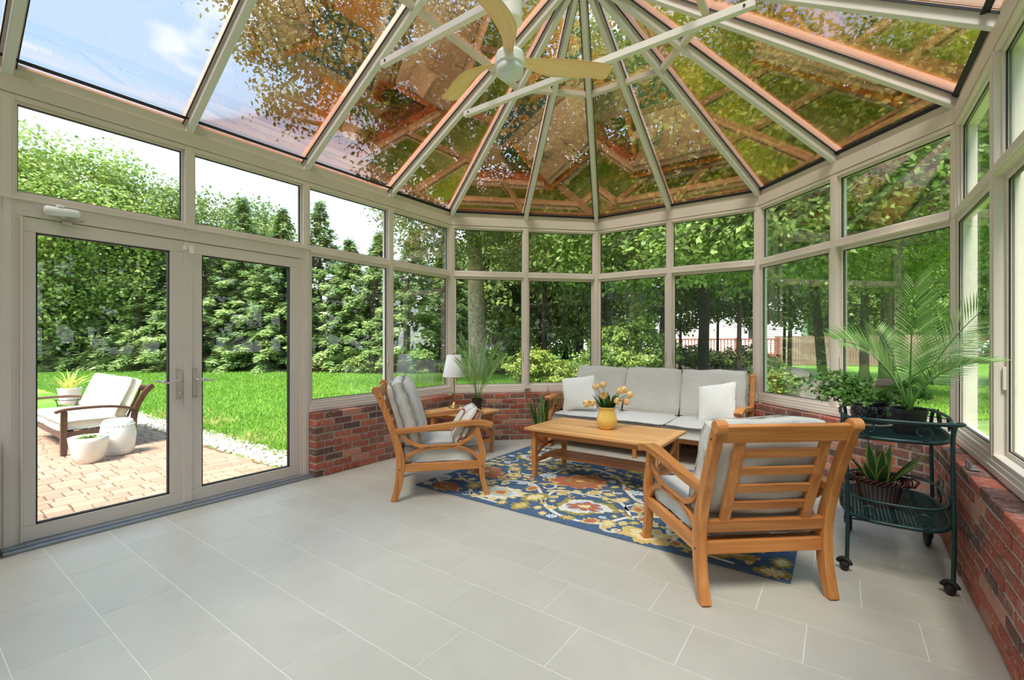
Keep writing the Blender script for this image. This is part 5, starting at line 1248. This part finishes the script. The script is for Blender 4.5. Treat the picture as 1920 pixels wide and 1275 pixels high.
# the big oak whose limbs hang over the roof
ob = gp(897, 19.5)
tree('oak_tree', 'big oak with a thick grey trunk and branches hanging over the glass roof', 'tree', ob, [ob, at(893, 560, 19.5)[:], at(890, 460, 19.4)[:], at(880, 330, 18.5)[:], at(850, 120, 16.5)[:]],
     [BL(500, 30, 11.5, 1.2), BL(555, 110, 11.6, 1.15), BL(535, 180, 11.4, .55), BL(560, 225, 11.5, .38), BL(640, 60, 12, 1.7), BL(690, 170, 12.5, 1.3), BL(735, 255, 13, 1.05), BL(725, 325, 13.2, .6), BL(790, 90, 13, 2.2), BL(800, 300, 14, 1.5), BL(860, 200, 14, 2.2), BL(790, 420, 18, 1.5), BL(745, 400, 18.5, .9), BL(830, 470, 18.5, 1.1), BL(900, 380, 17, 2.0), BL(960, 440, 18, 1.6), BL(970, 320, 16, 2.2), BL(920, 60, 13, 2.2), BL(1020, 180, 14, 2.3), BL(560, -60, 12, 1.8), BL(700, -80, 12, 2.0)],
     62000, .125, LEAF_OAK, 301, .42, BARK, .36, per=26)
# maples close on the cart side
def maple(px, t, lean, blobs, n, seed, label, tr, size=.15, mat=None, bark=None):
    b = gp(px, t); tree('maple_tree', label, 'tree', b, [b, at(px+lean*.4, 560, t)[:], at(px+lean, 400, t*.97)[:], at(px+lean, 200, t*.9)[:]], blobs, n, size, mat or LEAF_MAPLE, seed, tr, bark, .34, per=28)
maple(1190, 16.5, 6, [BL(1060, 470, 15, 1.3), BL(1120, 400, 15, 1.8), BL(1180, 470, 14.5, 1.5), BL(1245, 430, 15, 1.6), BL(1150, 250, 15, 2.6), BL(1040, 300, 16, 2.2), BL(1090, 120, 15, 2.6), BL(1200, 545, 15.5, .8)], 24000, 311, 'maple with a reddish-brown trunk behind the middle of the sofa', .26, .16, None, BARK)
maple(1318, 16, 8, [BL(1290, 470, 12, 1.2), BL(1340, 430, 11.5, 1.4), BL(1390, 490, 12, 1.0), BL(1300, 360, 12.5, 1.7), BL(1390, 360, 12, 1.5), BL(1330, 200, 12, 2.2), BL(1260, 80, 12, 2.3), BL(1420, 180, 11.5, 1.9)], 26000, 312, 'maple with a slim grey trunk behind the sofa cushion at the cart end', .2, .15)
maple(1545, 12.5, -40, [BL(1460, 420, 10, 1.0), BL(1500, 460, 10, .9), BL(1550, 400, 10, 1.2), BL(1480, 330, 10, 1.4), BL(1600, 320, 9.5, 1.4), BL(1520, 200, 9.5, 1.7), BL(1560, 470, 10.5, .8)], 22000, 313, 'maple with a thin dark leaning trunk between sofa and plant cart', .13, .14)
maple(1660, 14, 12, [BL(1640, 380, 10, 1.2), BL(1700, 340, 9.5, 1.3), BL(1750, 400, 10, 1.1), BL(1660, 470, 11, 1.1), BL(1740, 260, 9.5, 1.6), BL(1650, 200, 9, 1.6), BL(1820, 330, 10, 1.5), BL(1720, 500, 12, 1.0), BL(1780, 120, 9, 1.8)], 26000, 314, 'dense maple with low branches behind the cart palm', .2, .14)
maple(2010, 16, 0, [BL(1900, 380, 13, 1.8), BL(1990, 420, 13, 2.0), BL(1930, 250, 12, 2.2), BL(2080, 350, 13, 2.2), BL(1880, 480, 15, 1.4)], 12000, 315, 'maple beyond the windows beside the brick ledge', .24, .18)
# woods further back
WD = [(930, 27, 11, 3.6, LEAF_C, 'dark green woodland tree behind the oak trunk'), (1010, 29, 12, 3.8, LEAF_C, 'dark woodland tree behind the snake plant end of the sofa'), (1085, 26, 11, 3.4, LEAF_B, 'mid green woodland tree behind the off-white sofa pillow'), (1160, 40, 14, 4.6, LEAF_B, 'tall tree behind the white neighbour house ridge'), (1290, 42, 14, 4.8, LEAF_C, 'tall dark tree behind the middle of the neighbour house'),
      (1420, 41, 14, 4.6, LEAF_B, 'tall tree behind the deck end of the neighbour house'), (1530, 36, 12, 4.2, LEAF_B, 'leafy tree behind the board fence'), (1640, 33, 12, 4.2, LEAF_C, 'dark leafy tree behind the palm fronds'), (1760, 31, 12, 4.2, LEAF_B, 'leafy tree behind the bay corner by the cart'), (1880, 30, 12, 4.4, LEAF_C, 'dark tree beyond the wall windows by the cart')]
WD += [(880, 34, 9, 4.0, LEAF_C, 'low dark tree far behind the oak trunk'), (975, 36, 9, 4.2, LEAF_B, 'far mid green tree behind the picket fence piece'), (1060, 37, 9, 4.2, LEAF_C, 'far dark tree behind the yellow shrub')]
for i, (px, t, H, R, mt, say) in enumerate(WD): broad(px, t, H, R, 13000, mt, 330+i, say, .30, 1.2 if i < 10 else .0)
for i, (px, t, tr, lean, say) in enumerate(((1252, 18, .30, -4, 'thick dark trunk at the corner of the neighbour house'), (1135, 20, .12, -10, 'thin leaning trunk among the bright understory'), (1385, 19, .10, 5, 'thin trunk in front of the deck'), (1020, 21, .14, 3, 'thin dark trunk in the woods behind the yellow shrub'), (1620, 17, .16, 4, 'thin dark trunk behind the palm'), (1480, 20, .09, 6, 'slim trunk before the fence'))):
    b = gp(px, t); maple(px, t, lean, [BL(px-30, 490, t, 1.5), BL(px+30, 450, t, 1.6), BL(px, 370, t, 1.8)], 8000, 350+i, 'shaded woodland tree with a '+say, tr, .2, LEAF_C)
for i, (px, t, bl, say) in enumerate(((1275, 21, [BL(1262, 560, 21, .9), BL(1300, 540, 21, 1.0), BL(1285, 600, 21.5, .6)], 'plain corner of the neighbour house'), (1345, 22, [BL(1330, 570, 22, .9), BL(1375, 560, 22, 1.1), BL(1400, 590, 22, .8)], 'middle of the neighbour house'), (1470, 22, [BL(1440, 570, 22, 1.2), BL(1490, 590, 22, .9), BL(1520, 550, 22, 1.2)], 'deck end of the neighbour house'), (1150, 21, [BL(1135, 600, 21, 1.0), BL(1165, 560, 21, 1.1), BL(1215, 580, 21, 1.0)], 'far end wall of the neighbour house'))):
    maple(px, t, 4, bl, 5200, 380+i, 'thin understory tree whose leaves screen the '+say, .07, .17, LEAF_B)
for i, px in enumerate((1480, 1590, 1700, 1810, 1930)): broad(px, 44, 10, 4.6, 8000, (LEAF_B, LEAF_C)[i % 2], 390+i, 'distant tree far beyond the board fence', .42, .0, None, 'distant trees beyond the fence')
def shrub(px, t, blobs, n, size, mat, seed, label, clump=.14):
    b = gp(px, t); tree('shrub', label, 'shrub', b, [b, (b[0], b[1], b[2]+.5)], blobs, n, size, mat, seed, .05, clump=clump, limbs=False)
shrub(1190, 15, [BL(1150, 640, 15, .7, .5), BL(1200, 620, 15.3, .8, .6), BL(1235, 660, 15, .6, .4), BL(1160, 680, 14.6, .7, .35), BL(1210, 680, 14.8, .7, .35)], 9000, .12, LEAF_A, 371, 'bright green layered shrub behind the sofa back')
shrub(1010, 12.5, [BL(975, 690, 12.6, .45, .35), BL(1010, 690, 12.5, .5, .4), BL(1050, 700, 12.4, .5, .35), BL(1000, 670, 12.7, .35, .3)], 7000, .075, LEAF_YEL, 372, 'yellow-green shrub behind the snake plant', .1)
shrub(1090, 13.5, [BL(1090, 690, 13.5, .6, .4), BL(1120, 680, 14, .5, .5)], 4000, .10, LEAF_B, 373, 'mid green low shrub behind the off-white sofa pillow')
shrub(1450, 11, [BL(1445, 700, 11, .35, .3), BL(1460, 715, 10.8, .35, .22)], 3500, .08, LEAF_A, 374, 'small bright shrub beside the boulder')
shrub(1340, 20, [BL(1300, 668, 20, .9, .5), BL(1360, 672, 20, .9, .4), BL(1400, 668, 21, .8, .5)], 7000, .14, LEAF_C, 375, 'dark low hedge under the neighbour deck')
shrub(960, 19, [BL(935, 680, 20, .8, .6), BL(970, 650, 21, .8, .9)], 5000, .14, LEAF_B, 376, 'leafy shrub beside the oak trunk')
shrub(690, 20.5, [BL(672, 682, 20.5, .5, .25), BL(702, 683, 20.3, .5, .25)], 3000, .1, LEAF_C, 377, 'low dark shrub at the foot of the hemlocks')
# boulder, bed, fence, neighbour house
bd = bmesh.new(); bmesh.ops.create_icosphere(bd, subdivisions=4, radius=1)
from mathutils import noise as mnoise
for v in bd.verts:
    k = 1+.22*mnoise.noise(v.co*1.3+V((3, 1, 5)))+.07*mnoise.noise(v.co*4); v.co = V((v.co.x*.78*k, v.co.y*.6*k, max(-.35, v.co.z*.52*k)))
me = bpy.data.meshes.new('boulder'); bd.to_mesh(me); bd.free()
o = link('boulder', me, plain('boulder_stone', lin(164, 146, 134), .9, var=.3, scale=4, bmp=.7, bscale=12), None, True); o.location = (*at(1497, 700, 11.3).xy, GZ+.25); o.rotation_euler = (0, 0, .6); tag(o, 'large weathered grey-pink boulder on the lawn behind the cart plants', 'boulder')
bedp = [at(px, HOR, t) for px, t in ((905, 20.5), (960, 17.5), (1100, 15), (1250, 16), (1420, 18.5), (1440, 30), (1200, 31), (950, 30))]
o = MB().prism([(p.x, p.y) for p in bedp], GZ-.05, GZ+.02).build('mulch_bed', MULCH, None); tag(o, 'dark mulch bed under the woodland trees', 'mulch', kind='structure')
bedp = [at(px, HOR, t) for px, t in ((20, 21.6), (250, 21.4), (420, 21), (560, 21.2), (700, 20.6), (840, 20.2), (860, 26), (560, 30), (20, 30))]
o = MB().prism([(p.x, p.y) for p in bedp], GZ-.05, GZ+.02).build('hemlock_bed', MULCH, None); tag(o, 'dark mulch strip under the row of hemlocks', 'mulch', kind='structure')
FW = plain('fence_wood', lin(138, 112, 96), .85, var=.25, scale=6); FWG = plain('fence_grey', lin(96, 84, 72), .9, var=.25, scale=6)
def fence(label, p, q, H, mat, wd=.14, gap=.012, picket=False):
    p, q = V(p), V(q); r = thing('board_fence' if not picket else 'picket_fence', label, 'fence', p, math.atan2((q-p).y, (q-p).x)); L = (q-p).length; n = int(L/wd)
    base = MB(); w = wd-gap
    if picket: base.prism([(0, 0), (w, 0), (w, H-.08), (w/2, H), (0, H-.08)], -.01, .01, RX(90))
    else: base.box(0, w, -.01, .01, 0, H)
    me_ = base.mesh('board'); me_.materials.append(mat)
    for k in range(n): o_ = bpy.data.objects.new('board', me_); C.objects.link(o_); o_.parent = r; o_.location = (k*wd, 0, .03)
    for z in (.25, H-.3): MB().box(0, L, .01, .05, z, z+.08).build('rail', mat, r)
    for k in range(int(L/2.4)+1): MB().box(k*2.4-.05, k*2.4+.05, .01, .11, 0, H+.04).build('post', mat, r)
a, b = gp(1455, 28), gp(1830, 24.5); fence('brown board fence beyond the lawn behind the palm', a, b, 1.75, FW)
a, b = gp(925, 21.5), gp(985, 23.5); fence('grey picket fence piece in the woods beside the oak', a, b, 1.7, FWG, .12, .02, True)
hs = thing('neighbor_house', 'white clapboard neighbour house behind the woodland trees', 'house', (-9.5, 34.4, GZ))
MB().box(-7.5, 7.5, 0, 8, 0, 4.9).build('wall', SIDING, hs)
brd = MB().add([(-7.5, -.004, 0), (7.5, -.004, 0), (7.5, -.03, 0), (-7.5, -.03, 0), (-7.5, -.004, .15), (7.5, -.004, .15)], [(3,2,5,4), (0,1,2,3), (0,3,4), (1,5,2), (0,4,5,1)]).mesh('siding_board'); brd.materials.append(SIDING)
for k in range(32): o_ = bpy.data.objects.new('siding_board', brd); C.objects.link(o_); o_.parent = hs; o_.location = (0, 0, k*.15)
MB().add([(-8, -.5, 4.8), (8, -.5, 4.8), (8, 8.5, 4.8), (-8, 8.5, 4.8), (-8, 4, 7.4), (8, 4, 7.4)], [(0,1,5,4), (2,3,4,5), (0,4,3), (1,2,5), (3,2,1,0)]).build('roof', plain('roof_shingle', lin(120, 116, 112), .9, var=.2, scale=12, bmp=.4), hs)
for x in (-5.2, -1.0, 5.0):
    w_ = MB().box(x-.6, x+.6, -.06, 0, 1.5, 2.9).build('window', WHITE, hs); MB().box(x-.52, x+.52, -.07, -.05, 1.58, 2.82).build('pane', plain('dark_pane', lin(40, 48, 54), .1), w_)
DK = plain('deck_red', lin(150, 84, 58), .8, var=.2)
dk = thing('wooden_deck', 'reddish wooden deck with railing on the neighbour house', 'deck', (-6.3, 32.6, GZ))
MB().box(-3.4, 3.4, -1.5, 1.75, .55, .68).build('platform', DK, dk)
for k in range(35): MB().box(-3.35+.197*k-.025, -3.35+.197*k+.025, -1.48, -1.43, .68, 1.55).build('baluster', DK, dk)
MB().box(-3.4, 3.4, -1.52, -1.4, 1.53, 1.62).build('hand_rail', DK, dk)
for x in (-3.3, -1.1, 1.1, 3.3): MB().box(x-.07, x+.07, -1.5, -1.36, 0, 1.68).build('post', DK, dk)
